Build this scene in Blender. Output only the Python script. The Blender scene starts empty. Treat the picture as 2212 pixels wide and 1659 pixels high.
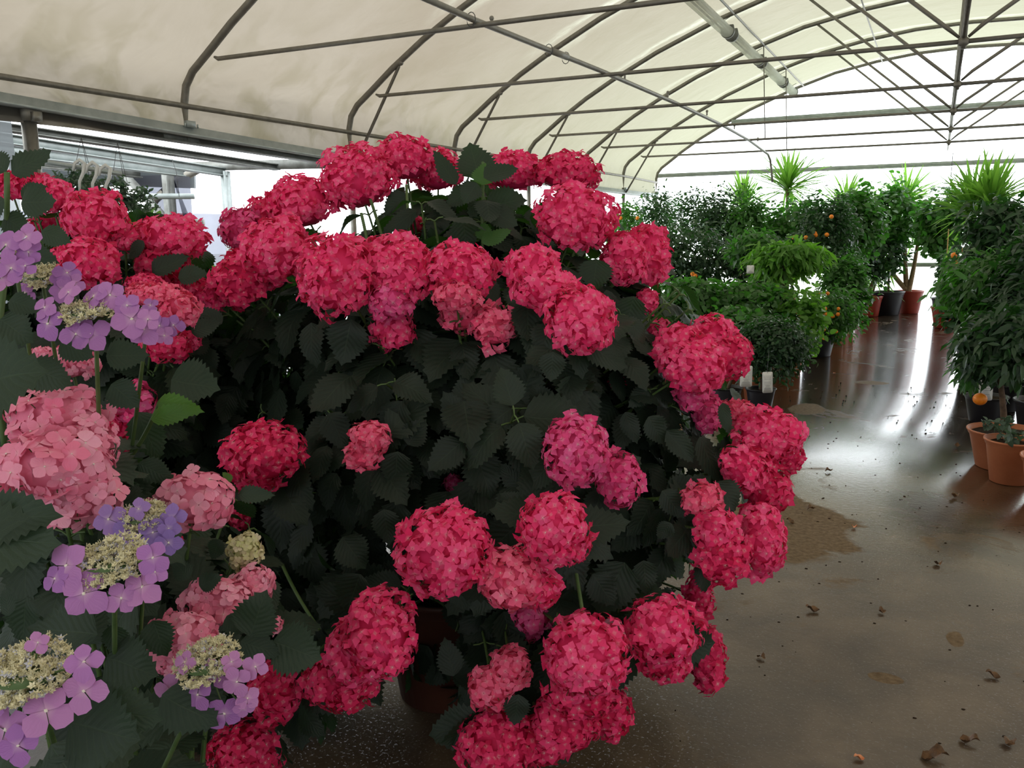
import bpy, math, random
import numpy as np
rng = np.random.default_rng(7); random.seed(7)
PI = math.pi
sc = bpy.context.scene; COL = sc.collection

# ------------------------------------------------------------------ camera
W_, H_ = 2212, 1659
FPX = 1856.2; YAW, PIT, ROL = 0.4552142, 0.1760947, -0.0151542
CZ = 1.62
cy, sy, cp, sp, cr, sr = math.cos(YAW), math.sin(YAW), math.cos(PIT), math.sin(PIT), math.cos(ROL), math.sin(ROL)
FW = np.array([-sy*cp, cy*cp, -sp]); RT = np.array([cy, sy, 0.0]); UP = np.cross(RT, FW)
R2 = cr*RT + sr*UP; U2 = -sr*RT + cr*UP; CAM = np.array([0, 0, CZ])
cam = bpy.data.cameras.new('camera'); co = bpy.data.objects.new('camera', cam); COL.objects.link(co)
cam.sensor_fit = 'HORIZONTAL'; cam.sensor_width = 36; cam.lens = FPX/W_*36; cam.clip_start = .02; cam.clip_end = 200
from mathutils import Matrix
co.matrix_world = Matrix(((R2[0], U2[0], -FW[0], 0), (R2[1], U2[1], -FW[1], 0), (R2[2], U2[2], -FW[2], CZ), (0, 0, 0, 1)))
sc.camera = co
def ray(x, y): return (x-W_/2)/FPX*R2 - (y-H_/2)/FPX*U2 + FW
def at(x, y, d): return CAM + ray(x, y)*d                 # point at a distance along the view axis
def onY(x, y, v): d = ray(x, y); return CAM + d*(v/d[1])  # point on a plane across the tunnel
def onF(x, y, z=0): d = ray(x, y); return CAM + d*((z-CZ)/d[2])

# ------------------------------------------------------------------ light, exposure
SKY = 5.0
w = bpy.data.worlds.new('overcast_sky'); sc.world = w; w.use_nodes = True
bg = w.node_tree.nodes['Background']; bg.inputs[0].default_value = (.93, .97, 1.0, 1); bg.inputs[1].default_value = SKY
sc.view_settings.view_transform = 'Standard'; sc.view_settings.look = 'None'
sc.view_settings.exposure = 0.0; sc.view_settings.gamma = 1; sc.view_settings.use_curve_mapping = False
cyc = sc.cycles
cyc.max_bounces = 8; cyc.diffuse_bounces = 4; cyc.glossy_bounces = 3; cyc.transmission_bounces = 6; cyc.transparent_max_bounces = 12
cyc.use_denoising = True; cyc.caustics_reflective = False; cyc.caustics_refractive = False

# ------------------------------------------------------------------ materials
class NT:
    def __init__(s, name):
        s.m = bpy.data.materials.new(name); s.m.use_nodes = True; s.t = s.m.node_tree; s.t.nodes.clear()
        s.out = s.n('ShaderNodeOutputMaterial')
    def n(s, kind, **kw):
        nd = s.t.nodes.new(kind)
        for k, v in kw.items():
            if isinstance(k, str) and hasattr(nd, k): setattr(nd, k, v)
        return nd
    def l(s, a, b): s.t.links.new(a, b)
    def noise(s, scale, detail=4, rough=.55, vec=None, dist=0):
        nd = s.n('ShaderNodeTexNoise'); nd.inputs['Scale'].default_value = scale; nd.inputs['Detail'].default_value = detail
        nd.inputs['Roughness'].default_value = rough; nd.inputs['Distortion'].default_value = dist
        if vec is not None: s.l(vec, nd.inputs['Vector'])
        return nd.outputs['Fac']
    def coord(s, scale=(1, 1, 1), which='Object'):
        tc = s.n('ShaderNodeTexCoord'); mp = s.n('ShaderNodeMapping'); mp.inputs['Scale'].default_value = scale
        s.l(tc.outputs[which], mp.inputs['Vector']); return mp.outputs['Vector']
    def ramp(s, fac, stops):
        nd = s.n('ShaderNodeValToRGB'); e = nd.color_ramp.elements
        while len(e) < len(stops): e.new(.5)
        for q, (p, c) in zip(e, stops):
            q.position = p; q.color = (c[0], c[1], c[2], 1) if not isinstance(c, (int, float)) else (c, c, c, 1)
        s.l(fac, nd.inputs[0]); return nd.outputs[0]
    def math(s, op, a, b=None, c=None, clamp=False):
        nd = s.n('ShaderNodeMath'); nd.operation = op; nd.use_clamp = clamp
        for i, v in enumerate((a, b, c)):
            if v is None: continue
            if isinstance(v, (int, float)): nd.inputs[i].default_value = v
            else: s.l(v, nd.inputs[i])
        return nd.outputs[0]
    def mix(s, f, a, b, blend='MIX'):
        nd = s.n('ShaderNodeMix'); nd.data_type = 'RGBA'; nd.blend_type = blend
        for k, v in ((0, f), (6, a), (7, b)):
            if isinstance(v, (int, float)): nd.inputs[k].default_value = v
            elif isinstance(v, tuple): nd.inputs[k].default_value = (*v[:3], 1)
            else: s.l(v, nd.inputs[k])
        return nd.outputs[2]
    def attr(s, name):
        nd = s.n('ShaderNodeAttribute'); nd.attribute_name = name; return nd.outputs['Fac']
    def bump(s, h, strength=.3, dist=.01):
        nd = s.n('ShaderNodeBump'); nd.inputs['Strength'].default_value = strength; nd.inputs['Distance'].default_value = dist
        s.l(h, nd.inputs['Height']); return nd.outputs[0]
    def bsdf(s, col, rough=.5, metal=0, spec=.5, nrm=None):
        b = s.n('ShaderNodeBsdfPrincipled')
        for k, v in (('Base Color', col), ('Roughness', rough), ('Metallic', metal), ('Specular IOR Level', spec)):
            if isinstance(v, (int, float)): b.inputs[k].default_value = v
            elif isinstance(v, tuple): b.inputs[k].default_value = (*v[:3], 1)
            else: s.l(v, b.inputs[k])
        if nrm is not None: s.l(nrm, b.inputs['Normal'])
        return b.outputs[0]
    def mixsh(s, f, a, b):
        nd = s.n('ShaderNodeMixShader')
        if isinstance(f, (int, float)): nd.inputs[0].default_value = f
        else: s.l(f, nd.inputs[0])
        s.l(a, nd.inputs[1]); s.l(b, nd.inputs[2]); return nd.outputs[0]
    def transl(s, col, nrm=None):
        nd = s.n('ShaderNodeBsdfTranslucent')
        if isinstance(col, tuple): nd.inputs[0].default_value = (*col, 1)
        else: s.l(col, nd.inputs[0])
        if nrm is not None: s.l(nrm, nd.inputs['Normal'])
        return nd.outputs[0]
    def done(s, sh): s.l(sh, s.out.inputs['Surface']); return s.m

def simple(name, a, b=None, scale=12, rough=.6, metal=0, spec=.4, bump=.15, bscale=60):
    t = NT(name); v = t.coord(); f = t.noise(scale, 5, .6, v)
    col = t.ramp(f, [(.3, a), (.7, b or a)]); nr = t.bump(t.noise(bscale, 3, .6, v), bump, .004)
    return t.done(t.bsdf(col, rough, metal, spec, nr))

def petal_mat(name, a, b, trans=.22):
    t = NT(name); f = t.attr('tint'); col = t.ramp(f, [(.0, a), (1., b)])
    uv = t.coord((1, 1, 1), 'UV'); sep = t.n('ShaderNodeSeparateXYZ'); t.l(uv, sep.inputs[0])
    # veins of the sepals, slightly paler middle
    u = t.math('ABSOLUTE', t.math('SUBTRACT', sep.outputs[0], .5))
    wv = t.math('SINE', t.math('MULTIPLY', t.math('DIVIDE', u, t.math('ADD', sep.outputs[1], .25)), 38))
    nr = t.bump(wv, .16, .001)
    pale = t.math('MULTIPLY', t.math('SUBTRACT', .32, sep.outputs[1], clamp=True), 1.1)
    col = t.mix(pale, col, (.95, .75, .75))
    return t.done(t.mixsh(trans, t.bsdf(col, .62, 0, .18, nr), t.transl(col)))

def leaf_mat(name, a, b, tcol, trans=.3, rough=.42, veins=True, spec=.35, vcol=None):
    t = NT(name); f = t.attr('tint'); col = t.ramp(f, [(0., a), (1., b)]); nr = None
    if veins:
        uv = t.coord((1, 1, 1), 'UV'); sep = t.n('ShaderNodeSeparateXYZ'); t.l(uv, sep.inputs[0])
        u = t.math('ABSOLUTE', t.math('SUBTRACT', sep.outputs[0], .5))
        ph = t.math('SUBTRACT', t.math('MULTIPLY', sep.outputs[1], 9.0), t.math('MULTIPLY', u, 6.0))
        tri = t.math('PINGPONG', ph, .5)
        side = t.math('SUBTRACT', 1.0, t.math('MULTIPLY', tri, 9.0), clamp=True)
        mid = t.math('SUBTRACT', 1.0, t.math('MULTIPLY', u, 45.0), clamp=True)
        vein = t.math('MAXIMUM', mid, t.math('MULTIPLY', side, .55))
        fine = t.noise(55, 2, .5, uv)
        h = t.math('SUBTRACT', t.math('ADD', tri, t.math('MULTIPLY', fine, .35)), t.math('MULTIPLY', mid, .4))
        nr = t.bump(h, .26, .005)
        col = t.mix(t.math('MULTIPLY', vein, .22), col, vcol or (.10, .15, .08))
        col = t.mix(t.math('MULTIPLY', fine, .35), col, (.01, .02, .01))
    return t.done(t.mixsh(trans, t.bsdf(col, rough, 0, spec, nr), t.transl(tcol)))

M = {}
M['crimson'] = petal_mat('crimson_petals', (.88, .034, .165), (.97, .115, .30))
M['magenta'] = petal_mat('magenta_petals', (.80, .055, .22), (.88, .14, .37))
M['coral'] = petal_mat('coral_petals', (.90, .085, .21), (.98, .21, .36))
M['deepred'] = petal_mat('deep_red_petals', (.74, .018, .105), (.88, .06, .20))
M['pink'] = petal_mat('rose_pink_petals', (.92, .25, .40), (.98, .46, .62))
M['lilac'] = petal_mat('lilac_petals', (.42, .18, .50), (.58, .26, .54))
M['violet'] = petal_mat('violet_petals', (.28, .18, .52), (.40, .23, .56))
M['palegreen'] = petal_mat('pale_green_petals', (.62, .62, .28), (.80, .70, .50))
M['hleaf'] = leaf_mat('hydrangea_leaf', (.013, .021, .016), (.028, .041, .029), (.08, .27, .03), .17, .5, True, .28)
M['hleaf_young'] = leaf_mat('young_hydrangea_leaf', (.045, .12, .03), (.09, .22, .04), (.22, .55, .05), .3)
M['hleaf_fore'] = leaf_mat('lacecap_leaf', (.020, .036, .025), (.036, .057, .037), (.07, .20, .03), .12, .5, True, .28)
M['stem'] = simple('green_stem', (.05, .10, .025), (.10, .16, .05), 20, .5)
M['woody'] = simple('woody_stem', (.06, .035, .02), (.13, .08, .045), 30, .75)
M['bead'] = simple('pale_flower_centre', (.75, .65, .6), (.9, .85, .7), 90, .5)
M['cream'] = simple('cream_fertile_flowers', (.62, .55, .30), (.85, .80, .58), 260, .6)
M['creamblue'] = simple('bluish_fertile_flowers', (.42, .42, .55), (.70, .68, .70), 260, .6)
M['leaf_dark'] = leaf_mat('dark_citrus_leaf', (.016, .040, .022), (.04, .085, .035), (.05, .22, .02), .28, .34, False, .4)
M['leaf_mid'] = leaf_mat('mid_green_leaf', (.035, .09, .025), (.075, .17, .04), (.10, .42, .03), .38, .36, False, .4)
M['leaf_lime'] = leaf_mat('lime_leaf', (.07, .17, .03), (.14, .28, .05), (.22, .60, .04), .42, .4, False, .35)
M['leaf_sword'] = leaf_mat('yucca_leaf', (.07, .17, .03), (.16, .30, .06), (.28, .62, .07), .5, .45, False, .3)
M['leaf_grey'] = leaf_mat('grey_green_leaf', (.06, .095, .07), (.12, .16, .12), (.12, .26, .10), .25, .45, False, .3)
M['terracotta'] = simple('terracotta_plastic', (.42, .13, .055), (.52, .18, .08), 7, .45, 0, .35, .1, 30)
M['redpot'] = simple('red_plastic', (.30, .035, .02), (.38, .05, .03), 7, .4, 0, .4, .05, 30)
M['blackpot'] = simple('black_plastic', (.012, .012, .016), (.024, .024, .03), 7, .38, 0, .45, .05, 30)
M['brownpot'] = simple('dark_terracotta_plastic', (.045, .014, .009), (.075, .024, .014), 6, .5, 0, .3, .1, 30)
M['soil'] = simple('potting_soil', (.012, .008, .005), (.05, .032, .02), 60, .95, 0, .1, .9, 120)
M['steel'] = simple('galvanised_tube', (.16, .15, .125), (.24, .225, .19), 14, .5, .55, .5, .1, 80)
M['zinc'] = simple('zinc_gutter', (.30, .34, .33), (.44, .48, .47), 9, .5, .35, .5, .12, 50)
M['dirtysteel'] = simple('stained_beam', (.12, .12, .105), (.26, .27, .25), 8, .6, .3, .4, .15, 50)
M['pvc'] = simple('grey_pipe_plastic', (.20, .19, .16), (.28, .27, .23), 10, .45)
M['lampwhite'] = simple('lamp_housing', (.62, .62, .58), (.74, .74, .70), 8, .4)
M['orange'] = simple('orange_rind', (.85, .20, .01), (.95, .32, .02), 25, .42, 0, .4, .25, 300)
M['paper'] = simple('tag_card', (.70, .70, .66), (.78, .78, .74), 20, .5)
M['ink'] = simple('grey_print', (.30, .30, .30), (.42, .42, .42), 20, .8)
M['whiteplastic'] = simple('white_plastic', (.6, .6, .57), (.7, .7, .67), 20, .4)
M['wire'] = simple('thin_wire', (.07, .07, .07), (.12, .12, .12), 20, .5, .6)
M['bamboo'] = simple('bamboo_cane', (.45, .28, .10), (.6, .4, .18), 20, .5)
M['deadleaf'] = simple('dead_leaf', (.06, .03, .012), (.20, .10, .04), 40, .6)
M['coralchip'] = simple('pale_orange_petal', (.62, .22, .08), (.8, .35, .18), 40, .6)
M['gravel'] = simple('pale_gravel', (.55, .54, .50), (.75, .74, .70), 30, .9)

def film_mat():
    t = NT('greenhouse_film'); v = t.coord()
    a = t.noise(.45, 5, .6, v, .3); b = t.noise(3.2, 3, .5, t.coord((.5, 1, 1)), .5); c = t.noise(26, 3, .6, t.coord((.25, 1, 1)))
    col = t.ramp(a, [(.25, (.122, .103, .077)), (.75, (.156, .137, .110))])
    dirt = t.ramp(b, [(.36, 1.0), (.54, 0.0)])
    sepz = t.n('ShaderNodeSeparateXYZ'); t.l(v, sepz.inputs[0])
    low = t.math('MULTIPLY', t.math('SUBTRACT', 3.35, sepz.outputs[2]), 1.1, clamp=True)   # grime gathers in the folds above the gutter
    d2 = t.math('MULTIPLY', dirt, t.math('ADD', t.math('MULTIPLY', low, .60), .08), clamp=True)
    col = t.mix(d2, col, (.075, .064, .034))
    # film colour turns paler and greener towards the far gable
    far = t.math('MULTIPLY', t.math('SUBTRACT', sepz.outputs[1], 7.5), .105, clamp=True)
    col = t.mix(far, col, (.19, .19, .135))
    # highlight streaks of the wrinkled film along the hoops, painted into its colour
    ph = t.math('PINGPONG', t.math('DIVIDE', t.math('SUBTRACT', sepz.outputs[1], 5.23-2.15*10), 2.15), .5)
    ph = t.math('ADD', ph, t.math('MULTIPLY', t.math('SUBTRACT', b, .5), .16))
    st = t.math('MULTIPLY', t.math('SUBTRACT', .15, ph), 11, clamp=True)
    st2 = t.math('MULTIPLY', st, t.math('SUBTRACT', 1.0, t.math('MULTIPLY', t.math('SUBTRACT', .075, ph), 22, clamp=True)), clamp=True)
    highz = t.math('MULTIPLY', t.math('SUBTRACT', sepz.outputs[2], 3.5), 1.6, clamp=True)
    st3 = t.math('MULTIPLY', t.math('MULTIPLY', st2, highz), t.ramp(c, [(.3, .3), (.6, .9)]))
    col = t.mix(st3, col, (.33, .34, .27))
    nr = t.bump(t.math('ADD', t.noise(1.6, 3, .5, v, .8), t.math('MULTIPLY', b, .4)), .5, .12)
    return t.done(t.mixsh(.12, t.transl(col, nr), t.bsdf((.55, .53, .46), .35, 0, .5, nr)))
M['film'] = film_mat()
def clear_mat(name, col, tcol, f=.35):
    t = NT(name); v = t.coord(); tr = t.n('ShaderNodeBsdfTransparent'); tr.inputs[0].default_value = (*col, 1)
    n_ = t.ramp(t.noise(1.3, 4, .6, v), [(.3, f*.8), (.7, f*1.2)])
    return t.done(t.mixsh(n_, tr.outputs[0], t.transl(tcol)))
M['clear'] = clear_mat('clear_end_film', (.93, .95, .96), (.85, .87, .88), .2)
M['hazy'] = clear_mat('hazy_side_film', (.30, .315, .32), (.13, .14, .143), .7)
M['whitewash'] = clear_mat('whitewashed_end_film', (.22, .22, .22), (.26, .26, .255), .75)
M['white_haze'] = clear_mat('white_side_film', (.24, .25, .29), (.09, .092, .105), .6)
M['lampclear'] = clear_mat('ribbed_lamp_cover', (.85, .87, .84), (.85, .87, .83), .6)

def floor_mat():
    t = NT('wet_concrete'); v = t.coord()
    big = t.noise(.55, 5, .6, v, .5); mid = t.noise(2.6, 6, .62, v, .4); fine = t.noise(38, 4, .6, v); speck = t.noise(95, 3, .6, v)
    col = t.ramp(mid, [(.3, (.034, .019, .010)), (.5, (.070, .044, .024)), (.72, (.125, .085, .050))])
    sepv = t.n('ShaderNodeSeparateXYZ'); t.l(v, sepv.inputs[0])
    X, Yc = sepv.outputs[0], sepv.outputs[1]
    # dry patch of concrete beside the walkway, its edge broken by noise
    def blob(x0, y0, rx, ry, k=.9, soft=4):
        dx = t.math('DIVIDE', t.math('SUBTRACT', X, x0), rx); dy = t.math('DIVIDE', t.math('SUBTRACT', Yc, y0), ry)
        d = t.math('ADD', t.math('MULTIPLY', dx, dx), t.math('MULTIPLY', dy, dy))
        d = t.math('ADD', d, t.math('MULTIPLY', t.math('SUBTRACT', mid, .5), 3.2*k))
        return t.math('MULTIPLY', t.math('SUBTRACT', 1.0, d), soft, clamp=True)
    dry = blob(-.62, 4.75, .36, .62)
    for b in ((-.95, 8.0, .16, .28), (.17, 3.62, .035, .08), (-.06, 3.18, .055, .035), (-.52, 9.6, .2, .12)):
        dry = t.math('MAXIMUM', dry, blob(*b))
    smallp = t.ramp(t.noise(1.7, 5, .65, v, .8), [(.60, 0.0), (.68, 1.0)])
    dry = t.math('MAXIMUM', dry, t.math('MULTIPLY', smallp, .8))
    col = t.mix(dry, col, t.ramp(fine, [(.3, (.10, .066, .036)), (.7, (.20, .14, .084))]))
    wet = t.ramp(big, [(.30, .10), (.55, .20), (.75, .32)])
    near = t.math('MULTIPLY', t.math('SUBTRACT', 9.6, Yc), .10, clamp=True)     # the water film thins out towards the wide end of the walkway
    near = t.math('MINIMUM', near, .7)
    wet = t.math('ADD', wet, t.math('MULTIPLY', near, .16))
    rough = t.mix(dry, wet, (.62, .62, .62))
    gr = t.math('MULTIPLY', t.ramp(speck, [(.60, 0.0), (.72, 1.0)]), .5)
    h = t.math('ADD', t.math('MULTIPLY', t.math('MULTIPLY', fine, .9), t.ramp(big, [(.35, .2), (.65, 1.0)])), gr)
    nr = t.bump(h, .55, .009)
    spec = t.mix(dry, (.35, .35, .35), (.10, .10, .10))
    sh = t.bsdf(col, rough, 0, spec, nr); pb = sh.node
    t.l(t.math('MULTIPLY', t.math('SUBTRACT', 1.0, dry, clamp=True), 1.0), pb.inputs['Coat Weight']); t.l(t.math('ADD', t.math('MULTIPLY', near, .20), .15), pb.inputs['Coat Roughness']); pb.inputs['Coat IOR'].default_value = 1.6
    return t.done(sh)
M['floor'] = floor_mat()

# ------------------------------------------------------------------ mesh helpers
class MB:
    """collects vertices, faces, uv, tint and material slots and links them as one mesh object"""
    def __init__(s): s.v = []; s.f = []; s.uv = []; s.t = []; s.mi = []; s.n = 0
    def add(s, V, F, uv=None, tint=.5, mi=0):
        V = np.asarray(V, float).reshape(-1, 3); s.v.append(V)
        s.uv.append(np.tile([.5, 1.], (len(V), 1)) if uv is None else np.asarray(uv, float))
        s.t.append(np.full(len(V), tint) if np.isscalar(tint) else np.asarray(tint, float))
        for a in (F if isinstance(F, (list, tuple)) else [F]):
            a = np.asarray(a, int)
            if len(a): s.f.append(a + s.n); s.mi.append(np.full(len(a), mi))
        s.n += len(V); return s
    def batch(s, T, R, P, tint=None, mi=0):
        """T = (V, [faces], uv); R (n,3,3) rotation*scale; P (n,3)"""
        V, Fs, uv = T; n = len(P); k = len(V)
        if n == 0: return s
        VV = np.einsum('nij,kj->nki', R, V) + P[:, None, :]
        off = (np.arange(n)*k)[:, None, None]
        s.add(VV.reshape(-1, 3), [(F[None]+off).reshape(-1, F.shape[1]) for F in Fs], np.tile(uv, (n, 1)),
              np.repeat(tint if tint is not None else rng.random(n), k), mi); return s
    def tube(s, pts, r, seg=6, mi=0, tint=.5, cap=True):
        pts = np.asarray(pts, float); n = len(pts); r = np.full(n, r) if np.isscalar(r) else np.asarray(r, float)
        tg = np.gradient(pts, axis=0); tg /= np.linalg.norm(tg, axis=1)[:, None]+1e-12
        ref = np.array([0, 0, 1.]) if abs(tg[:, 2]).mean() < .8 else np.array([1., 0, 0])
        a = np.cross(tg, ref); a /= np.linalg.norm(a, axis=1)[:, None]+1e-12; b = np.cross(tg, a)
        th = np.arange(seg)*2*PI/seg
        V = pts[:, None, :] + r[:, None, None]*(np.cos(th)[None, :, None]*a[:, None, :] + np.sin(th)[None, :, None]*b[:, None, :])
        i = np.arange(n-1)[:, None]*seg; j = np.arange(seg)[None]; j2 = (j+1) % seg
        F = np.stack([i+j, i+j2, i+seg+j2, i+seg+j], -1).reshape(-1, 4); V = V.reshape(-1, 3); Fs = [F]
        if cap:
            V = np.vstack([V, pts[0], pts[-1]]); q = n*seg
            Fs.append(np.array([[q, (k+1) % seg, k] for k in range(seg)] + [[q+1, (n-1)*seg+k, (n-1)*seg+(k+1) % seg] for k in range(seg)]))
        s.add(V, Fs, None, tint, mi); return s
    def box(s, c, d, R=None, mi=0):
        c = np.asarray(c, float); d = np.asarray(d, float)/2
        V = np.array([[x, y, z] for x in (-1, 1) for y in (-1, 1) for z in (-1, 1)])*d
        if R is not None: V = V @ np.asarray(R).T
        s.add(V+c, np.array([[0, 1, 3, 2], [4, 6, 7, 5], [0, 4, 5, 1], [2, 3, 7, 6], [0, 2, 6, 4], [1, 5, 7, 3]]), mi=mi); return s
    def lathe(s, prof, c=(0, 0, 0), seg=28, mi=0, sx=1, sy=1):
        prof = np.asarray(prof, float); th = np.arange(seg)*2*PI/seg
        V = np.stack([prof[:, 0][:, None]*np.cos(th)*sx, prof[:, 0][:, None]*np.sin(th)*sy, np.repeat(prof[:, 1][:, None], seg, 1)], -1)+np.asarray(c)
        n = len(prof); i = np.arange(n-1)[:, None]*seg; j = np.arange(seg)[None]; j2 = (j+1) % seg
        s.add(V.reshape(-1, 3), np.stack([i+j, i+j2, i+seg+j2, i+seg+j], -1).reshape(-1, 4), mi=mi); return s
    def ball(s, c, r, seg=12, rings=8, mi=0, noise=0, tint=.5):
        ph = np.linspace(0, PI, rings+1); prof = np.stack([np.sin(ph), -np.cos(ph)], -1)
        r = np.ones(3)*r; th = np.arange(seg)*2*PI/seg
        V = np.stack([prof[:, 0][:, None]*np.cos(th), prof[:, 0][:, None]*np.sin(th), np.repeat(prof[:, 1][:, None], seg, 1)], -1).reshape(-1, 3)
        V = V*(1+noise*(rng.random((len(V), 1))-.5))*r+np.asarray(c)
        i = np.arange(rings)[:, None]*seg; j = np.arange(seg)[None]; j2 = (j+1) % seg
        s.add(V, np.stack([i+j, i+j2, i+seg+j2, i+seg+j], -1).reshape(-1, 4), None, tint, mi); return s
    def build(s, name, mats, parent=None, smooth=True, loc=None):
        V = np.vstack(s.v); 
        if loc is not None: V = V-np.asarray(loc)
        me = bpy.data.meshes.new(name); me.vertices.add(len(V)); me.vertices.foreach_set('co', V.ravel())
        li = np.concatenate([a.ravel() for a in s.f]); ls = np.concatenate([np.full(len(a), a.shape[1]) for a in s.f])
        me.loops.add(len(li)); me.loops.foreach_set('vertex_index', li.astype(np.int32))
        me.polygons.add(len(ls)); st = np.concatenate([[0], np.cumsum(ls)[:-1]]); me.polygons.foreach_set('loop_start', st.astype(np.int32))
        mi = np.concatenate(s.mi)
        me.update(calc_edges=True); me.polygons.foreach_set('material_index', mi.astype(np.int32))
        if smooth: me.polygons.foreach_set('use_smooth', np.ones(len(ls), bool))
        uvl = me.uv_layers.new(name='UVMap'); uvl.data.foreach_set('uv', np.vstack(s.uv)[li].ravel())
        at_ = me.attributes.new('tint', 'FLOAT', 'POINT'); at_.data.foreach_set('value', np.concatenate(s.t))
        for m in (mats if isinstance(mats, (list, tuple)) else [mats]): me.materials.append(m)
        me.validate()
        o = bpy.data.objects.new(name, me); COL.objects.link(o)
        if loc is not None: o.location = loc
        if parent is not None: o.parent = parent
        return o
def tag(o, label=None, cat=None, group=None, kind=None):
    if label: o['label'] = label
    if cat: o['category'] = cat
    if group: o['group'] = group
    if kind: o['kind'] = kind
    return o
def thing(name, label, cat, group=None, loc=(0, 0, 0)):
    o = bpy.data.objects.new(name, None); COL.objects.link(o); o.location = tuple(float(x) for x in loc); o.empty_display_size = .05
    return tag(o, label, cat, group)
def part(mb, name, mats, parent, loc, **k):
    """mesh given in world coordinates, parented to a thing whose base is at loc"""
    o = mb.build(name, mats, parent, loc=loc, **k); o.location = (0, 0, 0); return o
def rotz(a): c, s = math.cos(a), math.sin(a); return np.array([[c, -s, 0], [s, c, 0], [0, 0, 1.]])
def unit(v): v = np.asarray(v, float); return v/(np.linalg.norm(v, axis=-1, keepdims=True)+1e-12)
def frames(nrm, spin, tang=None):
    """rotation matrices whose z axis is nrm, y axis is a tangent turned by spin"""
    nrm = unit(nrm); ref = np.where(np.abs(nrm[:, 2:3]) > .9, np.array([[1., 0, 0]]), np.array([[0, 0, 1.]]))
    if tang is not None: ref = tang
    y = ref - nrm*np.sum(ref*nrm, 1, keepdims=True); y = unit(y); x = np.cross(y, nrm)
    c, s = np.cos(spin)[:, None], np.sin(spin)[:, None]
    y2 = y*c + x*s; x2 = np.cross(y2, nrm); return np.stack([x2, y2, nrm], -1)
def rand_unit(n): return unit(rng.normal(size=(n, 3)))

# ------------------------------------------------------------------ plant templates
def strip(rows, cup=0., droop=0., fold=0., wav=0.):
    """leaf or sepal along +y of length 1: rows = [(t, halfwidth)], pointed ends; returns V, [tris, quads], uv"""
    V = []; uv = []; T = []; Q = []; idx = []
    for t, wd in rows:
        z = cup*t*t*1.0 - droop*t**2
        if wd < 1e-6: idx.append([len(V)]); V.append((0, t, z)); uv.append((.5, t)); continue
        ii = []
        for u in (-1, 0, 1):
            ii.append(len(V)); V.append((u*wd, t, z + fold*abs(u)*wd*1.0 + wav*math.sin(t*9+u)*.5*abs(u))); uv.append((.5+.5*u, t))
        idx.append(ii)
    for a, b in zip(idx[:-1], idx[1:]):
        if len(a) == 1 and len(b) == 3: T += [(a[0], b[1], b[0]), (a[0], b[2], b[1])]
        elif len(a) == 3 and len(b) == 3: Q += [(a[0], a[1], b[1], b[0]), (a[1], a[2], b[2], b[1])]
        elif len(a) == 3: T += [(a[0], a[1], b[0]), (a[1], a[2], b[0])]
    return np.array(V, float), [np.array(T, int).reshape(-1, 3), np.array(Q, int).reshape(-1, 4)], np.array(uv)
def join_t(parts):
    V = []; T = []; Q = []; uv = []; n = 0
    for v, (t, q), u in parts:
        V.append(v); uv.append(u); T.append(t+n); Q.append(q+n); n += len(v)
    return np.vstack(V), [np.vstack(T), np.vstack(Q)], np.vstack(uv)
def floret(seed, cupv=.25, point=1.):
    r = random.Random(seed); ps = []
    for k in range(4):
        s_ = r.uniform(.9, 1.08); c = cupv*r.uniform(.3, 1.6)
        v, f, u = strip(([(.04, .04), (.30, .34), (.60, .47), (.84, .30), (1.0, 0)] if point == 1. else [(.04, .04), (.28, .34), (.55, .44), (.80, .22), (1.08, 0)]), cup=-c*.6, fold=r.uniform(-.1, .28))
        v = v*s_*.5; v[:, 2] += .03*(k % 2) + .07*c
        v = v @ rotz(k*PI/2 + r.uniform(-.14, .14)).T; ps.append((v, f, u))
    return join_t(ps)
FLOR = [floret(i, [.05, .25, .5, .8, .35, .15][i % 6]) for i in range(8)]
FLORP = [floret(i+20, [.05, .3, .6, .9, .4, .15, .7, -.2][i % 8], 2.) for i in range(8)]
bead_v = np.array([[1, 0, 0], [0, 1, 0], [-1, 0, 0], [0, -1, 0], [0, 0, 1.2]], float)
BEAD = (bead_v, [np.array([[0, 1, 4], [1, 2, 4], [2, 3, 4], [3, 0, 4]]), np.zeros((0, 4), int)], np.full((5, 2), .5))

def hleaf_template(seed, teeth=13, width=.36, fold=.18, droop=.18, wav=.03):
    """serrate ovate hydrangea leaf of length 1 along +y, 5 columns"""
    r = random.Random(seed); V = []; uv = []; Q = []; T = []; n = teeth*2
    ts = np.linspace(0, 1, n+1)
    def prof(t): return width*(math.sin(PI*min(1, t**.72))**.85)*(1-.15*t) if 0 < t < 1 else 0
    rows = []
    for i, t in enumerate(ts):
        wd = prof(t); tooth = (1.12 if i % 2 else .90) if .06 < t < .93 else 1
        if t > .86: wd = width*.40*((1-t)/.14)**1.7 + .004
        z = -droop*t*t + wav*math.sin(t*7+seed)
        if i in (0, n): rows.append([len(V)]); V.append((0, t, z)); uv.append((.5, t)); continue
        ii = []
        for u in (-1, -.5, 0, .5, 1):
            k = tooth if abs(u) == 1 else 1
            ii.append(len(V)); V.append((u*wd*k, t+(.012 if abs(u) == 1 and i % 2 else 0), z + fold*abs(u)*wd - .10*u*u*wd + wav*.6*math.sin(t*11+u*2+seed)*abs(u)))
            uv.append((.5+.5*u, t))
        rows.append(ii)
    for a, b in zip(rows[:-1], rows[1:]):
        if len(a) == 1: T += [(a[0], b[k+1], b[k]) for k in range(4)]
        elif len(b) == 1: T += [(a[k], a[k+1], b[0]) for k in range(4)]
        else: Q += [(a[k], a[k+1], b[k+1], b[k]) for k in range(4)]
    return np.array(V), [np.array(T).reshape(-1, 3), np.array(Q)], np.array(uv)
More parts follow.
